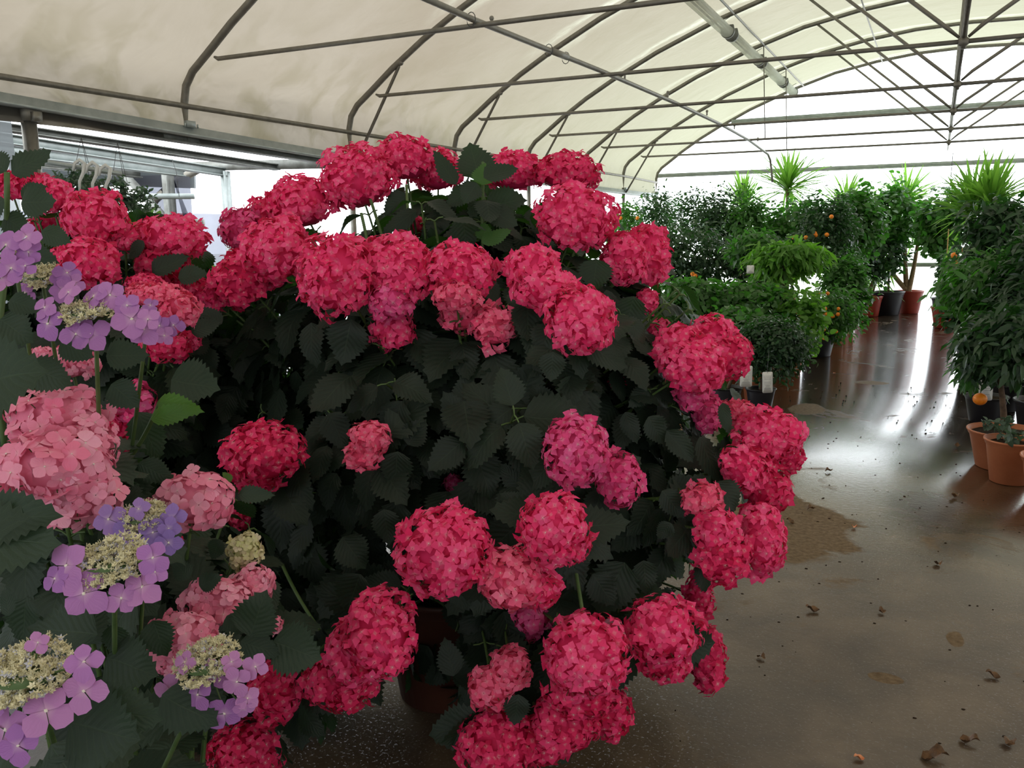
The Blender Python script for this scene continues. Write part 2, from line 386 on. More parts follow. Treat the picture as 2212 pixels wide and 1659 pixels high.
HLEAF = [hleaf_template(i, 11, [.36, .40, .33, .42][i % 4], [.15, .3, .05, .4][i % 4], [.12, .3, .2, .05][i % 4]) for i in range(6)]
SLEAF = [strip([(0, 0), (.3, .20), (.65, .21), (1, 0)], droop=d, fold=f) for d, f in ((.1, .3), (.3, .1), (.2, .5))]
LLEAF = [strip([(0, 0), (.25, .13), (.6, .15), (1, 0)], droop=d, fold=f) for d, f in ((.35, .3), (.6, .1), (.2, .4))]
BLEAF = [strip([(0, 0), (.22, .30), (.55, .34), (.85, .16), (1, 0)], droop=d, fold=f) for d, f in ((.1, .2), (.3, .1), (.2, .4))]
SWORD = [strip([(0, .022), (.25, .034), (.55, .030), (.82, .017), (1, 0)], droop=d, fold=.5) for d in (.03, .15, .4)]

def mophead(mb, c, r, up, seedn, dens=1., fs=.033, gap=None, lump=.16, FL=None):
    """florets over a lumpy ellipsoid; c world centre, r radii in a frame (camera right, up, towards camera)"""
    c = np.asarray(c); r = np.asarray(r, float); Rm = float(np.mean(r))
    n = int(dens*7.6*(Rm/(fs*.5))**2)
    i = np.arange(n)+.5; ph = np.arccos(1-2*i/n); th = PI*(1+5**.5)*i
    d = np.stack([np.cos(th)*np.sin(ph), np.sin(th)*np.sin(ph), np.cos(ph)], -1) + rng.normal(size=(n, 3))*.07
    d = unit(d); Fm = np.stack([R2, U2, -FW], 0)
    lum = np.zeros(n)
    for k in range(4):
        q = rand_unit(1)[0]; lum += np.sin(3.1*(d@q)*PI/1.6+k)*.25
    rad = 1 + lump*lum + rng.normal(size=n)*.045
    P = (d*r*rad[:, None]) @ Fm + c
    nd = unit((d/r) @ Fm)
    keep = (nd @ unit(np.asarray(up))) > -.72
    P, nd = P[keep], nd[keep]; n = len(P)
    nrm = unit(nd + rng.normal(size=(n, 3))*.44 + np.array([0, 0, .12]))
    R = frames(nrm, rng.random(n)*6.28)*(fs*1.08*rng.uniform(.8, 1.2, n))[:, None, None]
    ti = np.clip(rng.normal(.45, .28, n) + lum[keep]*.1, 0, 1); FL = FL or FLORP; w_ = rng.integers(0, len(FL), n)
    for k in range(len(FL)):
        m = w_ == k; mb.batch(FL[k], R[m], P[m], ti[m], 0)
    m = rng.random(n) < .42
    mb.batch(BEAD, R[m]*.038, P[m]+nrm[m]*fs*.05, None, 1)
    # pedicels converging to the head's hub
    hub = c - unit(np.asarray(up))*Rm*.35
    sel = rng.permutation(n)[:36]
    for k in sel: mb.tube(np.array([hub, P[k]-nrm[k]*.002]), .0011, 3, 2, cap=False)
    Vb = MB(); q_ = MB(); q_.ball((0, 0, 0), r*.85, 12, 8, 0, .1, .1); mb.add(q_.v[0] @ Fm + c, q_.f, None, .1, 0)

def bez(a, b, c, n=12):
    t = np.linspace(0, 1, n)[:, None]; return (1-t)**2*a + 2*t*(1-t)*b + t*t*c
def leaf_on(mb, tips, base, normal, size, tmpl=None, tint=None, mi=0):
    """single leaf with base point, tip direction, rough normal"""
    d = unit(np.asarray(tips)-np.asarray(base)); nrm = np.asarray(normal, float); nrm = unit(nrm - d*np.dot(nrm, d))
    x = np.cross(d, nrm); R = np.stack([x, d, nrm], -1)*size
    if SHIELD[0] and not visible_clear(np.array([base+d*size*k+x*size*w_ for k in (0., .35, .7, 1.) for w_ in (-.3, 0, .3)])): return
    mb.batch(tmpl or HLEAF[rng.integers(len(HLEAF))], R[None], np.asarray(base, float)[None], np.array([tint if tint is not None else rng.random()]), mi)
def pxleaf(mb, x0, y0, x1, y1, d0, d1=None, face=(0, 0, 1), wide=1., tmpl=0, tint=.5, mi=0, petiole=True):
    """a leaf seen in the photo: base and tip directions with their distances"""
    a = at(x0, y0, d0); b = at(x1, y1, d1 or d0); L = np.linalg.norm(b-a); d = (b-a)/L
    nrm = unit(-FW*1.0 + np.asarray(face)*.6); nrm = unit(nrm-d*np.dot(nrm, d)); xx = np.cross(d, nrm)
    R = np.stack([xx*wide, d, nrm], -1)*L
    mb.batch(HLEAF[tmpl], R[None], a[None], np.array([tint]), mi)

# ================================================================== THE GREENHOUSE
S0, SP, NH = 5.23, 2.15, 7
HY = [S0+SP*i for i in range(NH)]; YG = HY[-1]
XL, XC = -5.4, .3
half = [(-5.4, 2.36), (-5.4, 2.66), (-5.37, 2.78), (-5.29, 2.88), (-5.12, 3.0), (-4.86, 3.19), (-4.5, 3.42), (-4.1, 3.64), (-3.5, 3.93), (-2.7, 4.25), (-1.93, 4.49), (-1.2, 4.63), (-.5, 4.71), (.3, 4.735)]
ARCH = half + [(2*XC-x, z) for x, z in half[::-1][1:]]
def arch_z(x): xs = [p[0]+1e-6*i for i, p in enumerate(ARCH)]; return float(np.interp(x, xs, [p[1] for p in ARCH]))
def struct(mb, name, mats, smooth=False): return tag(mb.build(name, mats, smooth=smooth), kind='structure')

m = MB(); m.box((-1.4, 6.6, -.05), (16, 23.2, .1)); fl = struct(m, 'floor', M['floor'])
m = MB(); m.box((0, 48, -.12), (120, 59, .1)); struct(m, 'ground', M['gravel'])

# roof film: drawn over the hoops, sagging between them
def film_strip():
    m = MB(); ys = []
    y = -4.5
    ys = np.arange(-4.4, YG+.01, SP/10); ys = np.append(ys, YG+.05)
    prof = []
    for (x0, z0), (x1, z1) in zip(ARCH[:-1], ARCH[1:]):
        k = max(1, int(math.hypot(x1-x0, z1-z0)/.16))
        for j in range(k): prof.append((x0+(x1-x0)*j/k, z0+(z1-z0)*j/k))
    prof.append(ARCH[-1]); prof = np.array(prof); npr = len(prof)
    tg = np.gradient(prof, axis=0); nr = np.stack([-tg[:, 1], tg[:, 0]], -1); nr /= np.linalg.norm(nr, axis=1)[:, None]
    V = []
    for y in ys:
        ph = abs(((y-S0)/SP) % 1.0 - .5)*2     # 1 at hoops
        bay = math.floor((y-S0)/SP)
        sag = (1-ph**2)*.045
        for i, ((x, z), n_) in enumerate(zip(prof, nr)):
            low = max(0, min(1, (3.4-z)/.7)); o = .045 - sag*(1+.6*math.sin(bay*3+i*.23)) 
            o -= low*.035*math.sin(i*1.1+y*2.2+bay)*(1-ph) 
            V.append((x+n_[0]*o, y, z+n_[1]*o))
    F = [(a*npr+b, a*npr+b+1, (a+1)*npr+b+1, (a+1)*npr+b) for a in range(len(ys)-1) for b in range(npr-1)]
    m.add(V, np.array(F)); return m
struct(film_strip(), 'ceiling', M['film'], True)

def plate(name, pts, mat, thick=.006, axis=1):
    """upright film panel: one sheet of film in the plane across axis"""
    n = len(pts); me = bpy.data.meshes.new(name); me.from_pydata([tuple(map(float, p)) for p in pts], [], [list(range(n))])
    me.materials.append(mat); me.update(); o = bpy.data.objects.new(name, me); COL.objects.link(o); return tag(o, kind='structure')
poly = [(x, YG+.06, z) for x, z in ARCH]
plate('wall_far', [(XL, YG+.06, 0)]+poly+[(2*XC-XL, YG+.06, 0)], M['clear'])
plate('wall_back', [(XL, -4.42, 0)]+[(x, -4.42, z) for x, z in ARCH]+[(2*XC-XL, -4.42, 0)], M['whitewash'])
XR = 2*XC-XL
plate('wall_right', [(XR+.06, -4.4, 0), (XR+.06, YG, 0), (XR+.06, YG, 2.36), (XR+.06, -4.4, 2.36)], M['whitewash'], .006, 0)
plate('wall_left', [(XL-.06, 7.05, 0), (XL-.06, YG, 0), (XL-.06, YG, 2.25), (XL-.06, 7.05, 2.25)], M['clear'], .006, 0)
plate('wall_left', [(XL-.06, -4.4, 0), (XL-.06, 3.8, 0), (XL-.06, 3.8, 2.45), (XL-.06, -4.4, 2.45)], M['hazy'], .006, 0)
# end film of the side bay
plate('wall_side', [(-6.75, 7.06, 0), (XL-.08, 7.06, 0), (XL-.08, 7.06, 2.26), (-6.75, 7.06, 2.28)], M['clear'])
plate('wall_side', [(-9.1, 3.2, 0), (-9.1, 10.5, 0), (-9.1, 10.5, 1.92), (-9.1, 3.2, 1.92)], M['white_haze'], .006, 0)

# steel hoops
names = ['hoop closing the roof at the bright end wall'] + [f'{k} hoop out from the bright end wall' for k in ('first', 'second', 'third', 'fourth', 'fifth', 'sixth')]
extra = ['', ', its knee brace lowest to the leaves', ', crossing behind a hanging lamp', ', braced beside a hanging lamp', ', seen above the pink-topped shrub', ', its knee brace above the gutter', ', without a knee brace']
NODE = (.09, 2.93)
for i, y in enumerate(HY):
    k = NH-1-i
    lab = 'grey steel tube ' + names[k] + ('' if i else ', widest bend over the gutter')
    h = thing('roof_hoop', lab, 'roof frame', 'steel hoops carrying the film roof', (XL, y, 0))
    L = (XL, y, 0)
    m = MB(); pts = [(x, y, z) for x, z in ARCH]
    # refine the arch smoothly
    a = np.array(pts); 
    m.tube(a, .030, 10); part(m, 'arch_tube', M['steel'], h, L)
    for s_, x in ((1, XL), (-1, XR)):
        
        if i == 0 and s_ == 1: continue
        m = MB(); m.tube([(x, y, 0), (x, y, 2.40)], .030, 10); part(m, 'post', M['steel'], h, L)
    if k == 0: continue
    zt = arch_z(-5.08)
    for s_ in (1, -1):
        xe = -5.07 if s_ == 1 else 2*XC+5.07; ze = 2.95
        m = MB(); m.tube([(xe, y+.02, ze+.02), (xe+.05*s_, y, ze), (NODE[0]-.005*s_, y, NODE[1])], [.010, .017, .017], 8); part(m, 'tie_bar', M['steel'], h, L)
        xa = -1.74 if s_ == 1 else 2*XC+1.74
        m = MB(); m.tube([(NODE[0]-.03*s_, y, NODE[1]+.03), (NODE[0]-.12*s_, y, NODE[1]+.11), (xa, y, arch_z(xa)-.02)], [.010, .016, .016], 8); part(m, 'diagonal_brace', M['steel'], h, L)
        if i > 0:
            xb = -4.76 if s_ == 1 else 2*XC+4.76; xl = XL if s_ == 1 else XR
            m = MB(); m.tube([(xl+.04*s_, y+.01, 2.30), (xb-.03*s_, y+.01, 3.20), (xb, y, 3.25)], [.016, .016, .012], 8); m.ball((xb, y, 3.24), .032, 8, 6); part(m, 'knee_brace', M['steel'], h, L)
    m = MB(); m.tube([(NODE[0], y, NODE[1]-.05), (NODE[0]+.05, y, 4.71)], .019, 8); m.ball((NODE[0], y, NODE[1]), (.045, .028, .035), 8, 6); part(m, 'king_rod', M['steel'], h, L)
    if k in (1, 2):
        m = MB(); m.tube([(-2.5, y, 4.33), (-2.43, y, 2.95)], .008, 6); part(m, 'drop_rod', M['steel'], h, L)
# long tubes
def bar(name, label, cat, pts, r, mat, group=None, seg=8):
    m = MB(); m.tube(pts, r, seg); return tag(m.build(name, mat, loc=pts[0]), label, cat, group)
bar('eave_rail', 'grey steel rail running along the hoop legs above the left gutter', 'rail', [(XL+.03, -4.3, 2.64), (XL+.03, 16, 2.61), (XL+.03, YG, 2.58)], .021, M['steel'])
bar('ridge_tube', 'thick grey tube running lengthwise through the tie bar joints', 'tube', [(NODE[0]+.0, 5.2, 2.965), (NODE[0]+.0, YG, 2.965)], .015, M['steel'])
bar('purlin', 'slim tube under the arches beside the row of hanging lamps', 'tube', [(-2.49, -4.2, 4.31), (-2.49, YG, 4.30)], .015, M['steel'])
bar('purlin', 'slim tube high under the arches near the end wall ridge', 'tube', [(-1.1, 9, 4.60), (-1.1, YG, 4.60)], .011, M['steel'])
# irrigation pipe lying on the tie bars, its end bent down
ip = thing('irrigation_pipe', 'grey watering pipe lying across the tie bars, its end drooping', 'pipe', None, (-2.8, 2.6, 2.97))
m = MB(); P = [(-2.80, 2.6, 2.98), (-2.79, 5.23, 2.975), (-2.68, 7.38, 2.965), (-2.62, 9.53, 2.955), (-2.62, 11.7, 2.95), (-2.66, 13.8, 2.93), (-2.70, 15.7, 2.86), (-2.70, 15.95, 2.78), (-2.68, 16.0, 2.60), (-2.66, 16.02, 2.40)]
m.tube(P, [.021]*4+[.02]*6, 8)
m.tube([(-2.73, 6.35, 2.97), (-2.715, 6.62, 2.97)], .027, 8); part(m, 'pipe', M['pvc'], ip, ip.location)
for y in (5.45, 7.9, 9.2, 10.9, 12.6, 14.6):
    x = float(np.interp(y, [p[1] for p in P[:7]], [p[0] for p in P[:7]]))
    m = MB(); m.tube([(x, y, 2.98), (x, y, 3.02)], .010, 6); m.ball((x, y, 3.03), .017, 8, 6); part(m, 'sprinkler_nozzle', M['pvc'], ip, ip.location)
for y in (5.18, 6.32, 6.66):
    m = MB(); th = np.linspace(0, 2*PI, 13); x = -2.74 if y > 6 else -2.79
    m.tube(np.stack([x+.032*np.cos(th), y+0*th, 2.97+.045*np.sin(th)], -1), .003, 5, cap=False); part(m, 'wire_clip', M['wire'], ip, ip.location)

# hanging lamps
for i, (ya, yb, lab) in enumerate([(9.75, 12.1, 'clear ribbed strip lamp hung under the purlin, cut by the picture top'), (12.35, 14.35, 'clear strip lamp hung under the purlin, its brown end cap just behind the cut-off lamp'),
                                   (14.6, 16.6, 'clear strip lamp hung under the purlin, third along from the cut-off lamp'), (16.8, 18.0, 'clear strip lamp hung under the purlin closest to the end wall')]):
    x, z = -2.66, 4.19; L = (x, ya, z)
    t = thing('strip_lamp', lab.replace(', cut by the picture top', ' at the top edge of the roof view'), 'lamp', 'strip lamps hung in a row', L)
    def trough(r0, a0, a1, n=10): return [(r0*math.sin(a), -r0*math.cos(a)) for a in np.linspace(a0, a1, n)]
    def extr(sec, y0, y1, mi=0):
        m = MB(); n = len(sec); V = [(x+a, y0, z+b) for a, b in sec]+[(x+a, y1, z+b) for a, b in sec]
        m.add(V, np.array([(j, j+1, n+j+1, n+j) for j in range(n-1)])); return m
    # body: tray above, curved clear cover below
    part(extr(trough(.085, -PI*.55, PI*.55, 14), ya+.03, yb-.03), 'lamp_cover', M['lampclear'], t, L)
    m = MB(); m.box((x, (ya+yb)/2, z+.04), (.07, yb-ya-.06, .035)); part(m, 'housing', M['lampwhite'], t, L, smooth=False)
    for s_ in (-.03, .03):
        m = MB(); m.tube([(x+s_, ya+.08, z-.01), (x+s_, yb-.08, z-.01)], .014, 8); part(m, 'lamp_tube', M['lampwhite'], t, L)
    for y in (ya, yb):
        m = MB(); sec = trough(.092, -PI*.5, PI*.5, 12)+[(-.075, .07), (.075, .07)]
        sec = trough(.092, -PI*.5, PI*.5, 12)+[(.075, .075), (-.075, .075)]; n = len(sec)
        V = [(x+a, y-.02, z+b) for a, b in sec]+[(x+a, y+.03, z+b) for a, b in sec]+[(x, y-.02, z), (x, y+.03, z)]
        Fq = [(j, (j+1) % n, n+(j+1) % n, n+j) for j in range(n)]; Ft = [(2*n, (j+1) % n, j) for j in range(n)]+[(2*n+1, n+j, n+(j+1) % n) for j in range(n)]
        m.add(V, [np.array(Fq), np.array(Ft)]); part(m, 'end_cap', M['dirtysteel'], t, L, smooth=False)
    for y in (ya+.3, yb-.3):
        m = MB(); m.tube([(x, y, z+.06), (x+.10, y, 4.30)], .004, 5); part(m, 'hanger', M['wire'], t, L)

# end wall bars
for nm, z, h_, lab in (('wall_bar', 3.72, .10, 'pale grey upper bar across the bright end wall'), ('wall_bar', 2.72, .10, 'pale grey long bar across the end wall above the plant tops'), ('wall_bar', .88, .09, 'low grey rail across the end wall behind the yucca trunks'), ('wall_bar', 1.98, .03, 'thin rail across the end wall level with the crowns')):
    xs = -5.35 if z < 3 else -3.85; xe = 2*XC-xs
    m = MB(); m.box(((xs+xe)/2, YG-.02, z), (xe-xs, .05, h_*.8)); m.box(((xs+xe)/2, YG-.055, z-h_*.3), (xe-xs, .03, h_*.25)); tag(m.build(nm, M['zinc'], smooth=False, loc=(0, YG, z)), lab, 'rail', 'bars across the end wall')
bar('tension_wire', 'thin wire hanging down the bright end wall beside the ridge tube', 'wire', [(.18, YG-.1, 2.9), (.16, YG-.1, 1.2)], .006, M['wire'])

# gutter and beams on the left
g = thing('gutter', 'zinc grey gutter running under the hoop feet along the left side', 'gutter', None, (XL, -4.2, 2.36))
GY = [-4.2, 3.0, 5.2, 7.1, 12, YG]; GZ = [2.56, 2.56, 2.475, 2.41, 2.38, 2.35]
m = MB(); sec = [(-.10, .0), (.035, 0), (.04, -.06), (.085, -.062), (.085, -.078), (-.09, -.078), (-.10, .0)]
n = len(sec)
for (ya, za), (yb, zb) in zip(zip(GY[:-1], GZ[:-1]), zip(GY[1:], GZ[1:])):
    V = [(XL+a, ya, za+b) for a, b in sec]+[(XL+a, yb, zb+b) for a, b in sec]; m.add(V, np.array([(j, j+1, n+j+1, n+j) for j in range(n-1)]))
part(m, 'trough', M['zinc'], g, g.location, smooth=False)
for y in HY+[S0-SP]:
    gz = float(np.interp(y, GY, GZ)); m = MB(); m.box((XL+.04, y, gz+.015), (.04, .085, .05)); m.tube([(XL+.05, y-.06, gz-.01), (XL+.05, y-.06, gz+.02)], .007, 6); m.tube([(XL+.05, y+.07, gz-.01), (XL+.05, y+.07, gz+.02)], .007, 6); part(m, 'hoop_bracket', M['zinc'], g, g.location, smooth=False)
def beam(x, z0, z1, hh, wd, lab, mat):
    """long beam from Y 3.5 to 7, slightly falling"""
    m = MB()
    for dx, dz, w_, h_ in ((0, 0, wd, hh), (wd*.5+.01, -hh/2+.006, .05, .010), (wd*.5+.005, hh/2-.005, .03, .010)):
        V = [(x+dx+sx*w_/2, y, z+dz+sz*h_/2) for y, z in ((2.0, z0+(z0-z1)*.43), (7.0, z1)) for sx, sz in ((-1, -1), (1, -1), (1, 1), (-1, 1))]
        m.add(V, np.array([(0, 1, 5, 4), (1, 2, 6, 5), (2, 3, 7, 6), (3, 0, 4, 7), (0, 3, 2, 1), (4, 5, 6, 7)]))
    return tag(m.build('roof_beam', mat, smooth=False, loc=(x, 2.0, z0)), lab, 'beam', 'long beams of the side bay')
beam(-5.46, 2.44, 2.335, .078, .05, 'dark stained beam directly below the zinc gutter', M['dirtysteel'])
beam(-6.05, 2.43, 2.29, .062, .05, 'grey long beam between the two bright roof slits', M['dirtysteel'])
beam(-6.75, 2.47, 2.27, .085, .05, 'pale zinc beam below the lower bright roof slit', M['zinc'])
beam(-7.35, 2.45, 2.30, .10, .06, 'pale zinc beam lowest of the stepped side bay beams', M['zinc'])
beam(-8.0, 2.44, 2.32, .12, .06, 'shaded beam deepest in the side bay above the plant hooks', M['dirtysteel'])
m = MB(); V = [(x, 7.03+dy, z+dz) for x, z in ((-8.35, 2.385), (-5.42, 2.30)) for dy, dz in ((-.04, -.045), (.04, -.045), (.04, .045), (-.04, .045))]
m.add(V, np.array([(0, 1, 5, 4), (1, 2, 6, 5), (2, 3, 7, 6), (3, 0, 4, 7), (0, 3, 2, 1), (4, 5, 6, 7)]))
tag(m.build('cross_beam', M['dirtysteel'], smooth=False, loc=(-6.9, 7.02, 2.33)), 'stained cross beam closing the side bay over the bright film', 'beam')
for x, r, lab in ((-6.73, .035, 'pale square post standing in the bright film gap'), (-7.56, .045, 'stained post beside the slanting strut')):
    m = MB(); m.box((x, 7.0, 1.14), (r*2, r*2, 2.28)); m.box((x+r, 6.95, 1.14), (.012, .03, 2.28)); tag(m.build('bay_post', M['zinc' if r < .04 else 'dirtysteel'], smooth=False, loc=(x, 7.0, 0)), lab, 'post')
a_, b_ = onY(268, 376, 6.98), onY(362, 478, 6.98); b2 = a_+(b_-a_)*2.6
m = MB(); m.tube([a_, b2], .045, 8); tag(m.build('slanting_strut', M['dirtysteel'], loc=a_), 'stained strut slanting down from the cross beam', 'strut')
plate('wall_side', [tuple(onY(x, y, 7.10)) for x, y in ((285, 380), (372, 378), (410, 382), (416, 470), (430, 600), (480, 640), (372, 500))], M['white_haze'])
cp_ = thing('corner_post', 'stout grey post with a bolted cap holding up the left gutter', 'post', None, (XL, 3.88, 0))
m = MB(); m.tube([(XL, 3.88, 0), (XL, 3.88, 2.47)], .048, 14); part(m, 'post_tube', M['steel'], cp_, cp_.location)
m = MB(); m.box((XL, 3.88, 2.42), (.12, .12, .09)); m.box((XL+.075, 3.88, 2.40), (.04, .05, .06)); part(m, 'cap_bracket', M['steel'], cp_, cp_.location, smooth=False)
for y in (5.0, 7.38): pass
# wires dangling by the beam
bar('dangling_wire', 'thin dark wire dangling in front of the bright roof slits', 'wire', [onY(350, 308, 5.6), onY(372, 345, 5.6), onY(381, 372, 5.6), onY(387, 425, 5.6)], .003, M['wire'], None, 4)
# neighbour tunnel beyond
m = MB(); th = np.linspace(0, PI*.5, 10)
c0 = at(470, 560, 9.6)
p_ = [at(295, 640, 9.6), at(300, 520, 9.6), at(312, 470, 9.6), at(335, 432, 9.6), at(375, 395, 9.6), at(430, 365, 9.6)]
m.tube(p_, .045, 8); tag(m.build('neighbour_hoop', M['steel'], loc=p_[0]), 'curved grey hoop of the neighbouring tunnel behind the hanging plants', 'roof frame')
bar('neighbour_rail', 'pale rail of the neighbouring tunnel just above the round shrub heads', 'rail', [at(60, 424, 9.2), at(420, 424, 9.2)], .03, M['zinc'])
bar('neighbour_rail', 'lower pale rail of the neighbouring tunnel behind the red flower heads', 'rail', [at(60, 482, 9.2), at(440, 482, 9.2)], .045, M['dirtysteel'])
q = [at(20, 330, 9.8), at(420, 355, 9.8), at(420, 405, 9.8), at(20, 392, 9.8)]
m = MB(); m.add(np.array(q+[p+FW*.05 for p in q]), np.array([[0, 1, 2, 3], [7, 6, 5, 4], [0, 4, 5, 1], [2, 6, 7, 3]])); tag(m.build('neighbour_roof', M['hazy'], smooth=False), kind='structure')

# hooks and hanging plant
rail = [at(100, 350, 4.6), at(262, 376, 4.9)]
bar('hook_rail', 'thin grey rail carrying three white plastic plant hooks', 'rail', rail, .012, M['zinc'])
for (x, y), lab, grp in (((172, 361), 'white plastic plant hook, first along the rail from the post, over the leaves', 0), ((200, 366), 'white plastic plant hook in the middle of the three', 0), ((228, 372), 'white plastic plant hook closest to the slanting strut', 0)):
    c = at(x, y, 4.68); m = MB(); s = .045
    pts = [c+R2*(-s*.8)+U2*(-.02), c+R2*(-s*.6)+U2*.02, c+U2*.038, c+R2*s*.55+U2*.02, c+R2*s*.45+U2*(-.03), c+U2*(-.075), c+U2*(-.13)]
    m.tube(pts, [.006, .009, .011, .011, .010, .008, .006], 7); 
    for a in (-1, 0, 1): m.tube([c+U2*(-.13), c+U2*(-.38)+R2*a*.09], .002, 4)
    tag(m.build('plant_hook', M['whiteplastic'], loc=c), lab, 'hook', 'white hooks on the side bay rail')

# ================================================================== HYDRANGEAS
def pot_parts(t, c, r, h, mat, L, rim=.012, soil=True, taper=.74, band=True):
    c = np.asarray(c, float); m = MB(); rb = r*taper; tk = .008
    prof = [(0, .004), (rb-.01, 0), (rb, .006), (r*.965, h*.86)]
    if band: prof += [(r*.985, h*.87), (r*1.0, h*.88), (r+rim*.6, h*.955), (r+rim, h*.965), (r+rim, h)]
    else: prof += [(r+rim*.5, h*.965), (r+rim, h*.975), (r+rim, h)]
    prof += [(r+rim-tk, h+.001), (r-tk*.6, h*.97), (rb-tk+ (r-rb)*.86, h*.84), (0, h*.84)]
    m.lathe(prof, c, 36); part(m, 'pot', mat, t, L)
    if soil:
        m = MB(); rs = rb+(r-rb)*.88-tk*1.2; ph = [(0, h*.90+.012), (rs*.5, h*.90+.006), (rs, h*.885), (rs, h*.86)]
        m.lathe(ph, c, 24); m.v[-1] = m.v[-1]+rng.normal(size=m.v[-1].shape)*.003; part(m, 'soil', M['soil'], t, L)
    return h*.9

HEADS = []; PROT = []; SHIELD = [False]
def visible_clear(pts):
    """keep foliage from growing across the face of a flower head that stands free in the shrub"""
    d = np.asarray(pts)-CAM; z = d @ FW; px = W_/2+FPX*(d @ R2)/z; py = H_/2-FPX*(d @ U2)/z
    for x, y, rx, ry, dp in PROT:
        if ((((px-x)/rx)**2+((py-y)/ry)**2 < 1) & (z < dp+.02)).any(): return False
    return True
def hydrangea(t, L, base, heads, depthf, stem_mat, leafmat, leafsize, center, nleaf=5, extra=60, headname='flower_head', fsd=.033, upk=.5, rad0=.05, ztop=None, fillr=None):
    """heads = (px, py, rx, ry, colour[, depth[, floret size]]); builds flower heads, stems and foliage"""
    stems = MB(); fol = MB(); base = np.asarray(base, float); tips = []
    for hd in heads:
        x, y, rx, ry, colr = hd[:5]; d = hd[5] if len(hd) > 5 and hd[5] else depthf(x, y); fs = hd[6] if len(hd) > 6 else fsd
        c = at(x, y, d); k = d/FPX; r = np.array([rx*k, ry*k, (rx+ry)*.5*k*.9])
        up = unit(unit(c-center)+np.array([0, 0, upk]))
        c = c + FW*0
        mb = MB(); fsz = min(fs, r.min()*.75)
        mophead(mb, c, r+fsz*.06, up, 0, 1.0, fsz, FL=FLOR if colr in ('pink', 'palegreen') else FLORP)
        o = part(mb, headname, [M[colr], M['bead'], M['stem']], t, L)
        HEADS.append((o, x, y, colr))
        if r.mean() > .04: tips.append((c-up*r.mean()*.30, up, r.mean()))
        else: tips.append((c-up*r.mean()*.5, up, r.mean()))
    for e in range(extra):
        # leafy shoots that carry no flower
        th = rng.uniform(0, 2*PI); ph = rng.uniform(.1, 1.35); q = np.array([math.cos(th)*math.sin(ph), math.sin(th)*math.sin(ph), math.cos(ph)])
        p = center + q*fillr*rng.uniform(.55, .90); tips.append((p, unit(q+np.array([0, 0, .4])), .0))
    for tip, up, hr in tips:
        ang = rng.uniform(0, 6.28); b0 = base+np.array([math.cos(ang), math.sin(ang), 0])*rad0*rng.random()**.5
        mid = b0*.45+tip*.55; mid[2] = max(mid[2], b0[2]) ; mid = mid + np.array([0, 0, .12+.22*np.linalg.norm((tip-b0)[:2])]) + rng.normal(size=3)*.04
        mid = .5*mid + .5*(tip-up*np.linalg.norm(tip-b0)*.5)
        pts = bez(b0, mid, tip, 14); rr = np.linspace(.0065, .0030, 14)
        stems.tube(pts, rr, 6, 0, cap=False)
        ln = np.linalg.norm(np.diff(pts, axis=0), axis=1).sum(); npair = max(2, int(ln/.085*.75))
        phase = rng.uniform(0, 3)
        for j in range(min(npair, nleaf)):
            s_ = 1-(.07+j*.085/ln*1.0) if hr else 1-(j*.075/ln)
            if s_ < .2: break
            i = s_*13; i0 = int(min(12, i)); p = pts[i0]*(1-(i-i0))+pts[i0+1]*(i-i0); tg = unit(pts[i0+1]-pts[i0])
            a = unit(np.cross(tg, [.31, .2, .93])); b = np.cross(tg, a); pa = phase+j*PI/2
            for sg in (0, PI):
                o = a*math.cos(pa+sg)+b*math.sin(pa+sg); o = unit(o+rng.normal(size=3)*.15)
                sz = leafsize*rng.uniform(.72, 1.18)*(.55+.45*min(1, (j+1)/2) if not hr else 1)
                dirv = unit(o*.9+tg*.25+np.array([0, 0, -.42-.15*rng.random()])); pl = sz*.22
                q = p+unit(o+tg*.4)*pl
                stems.tube(np.array([p, (p+q)/2+tg*.004, q]), .0022, 4, 0, cap=False)
                outw = unit(q-center); nrm = unit(outw*.75+np.array([0, 0, .65])+tg*.35+rng.normal(size=3)*.22)
                leaf_on(fol, q+dirv, q, nrm, sz, None, rng.random()*.8)
    return stems, fol

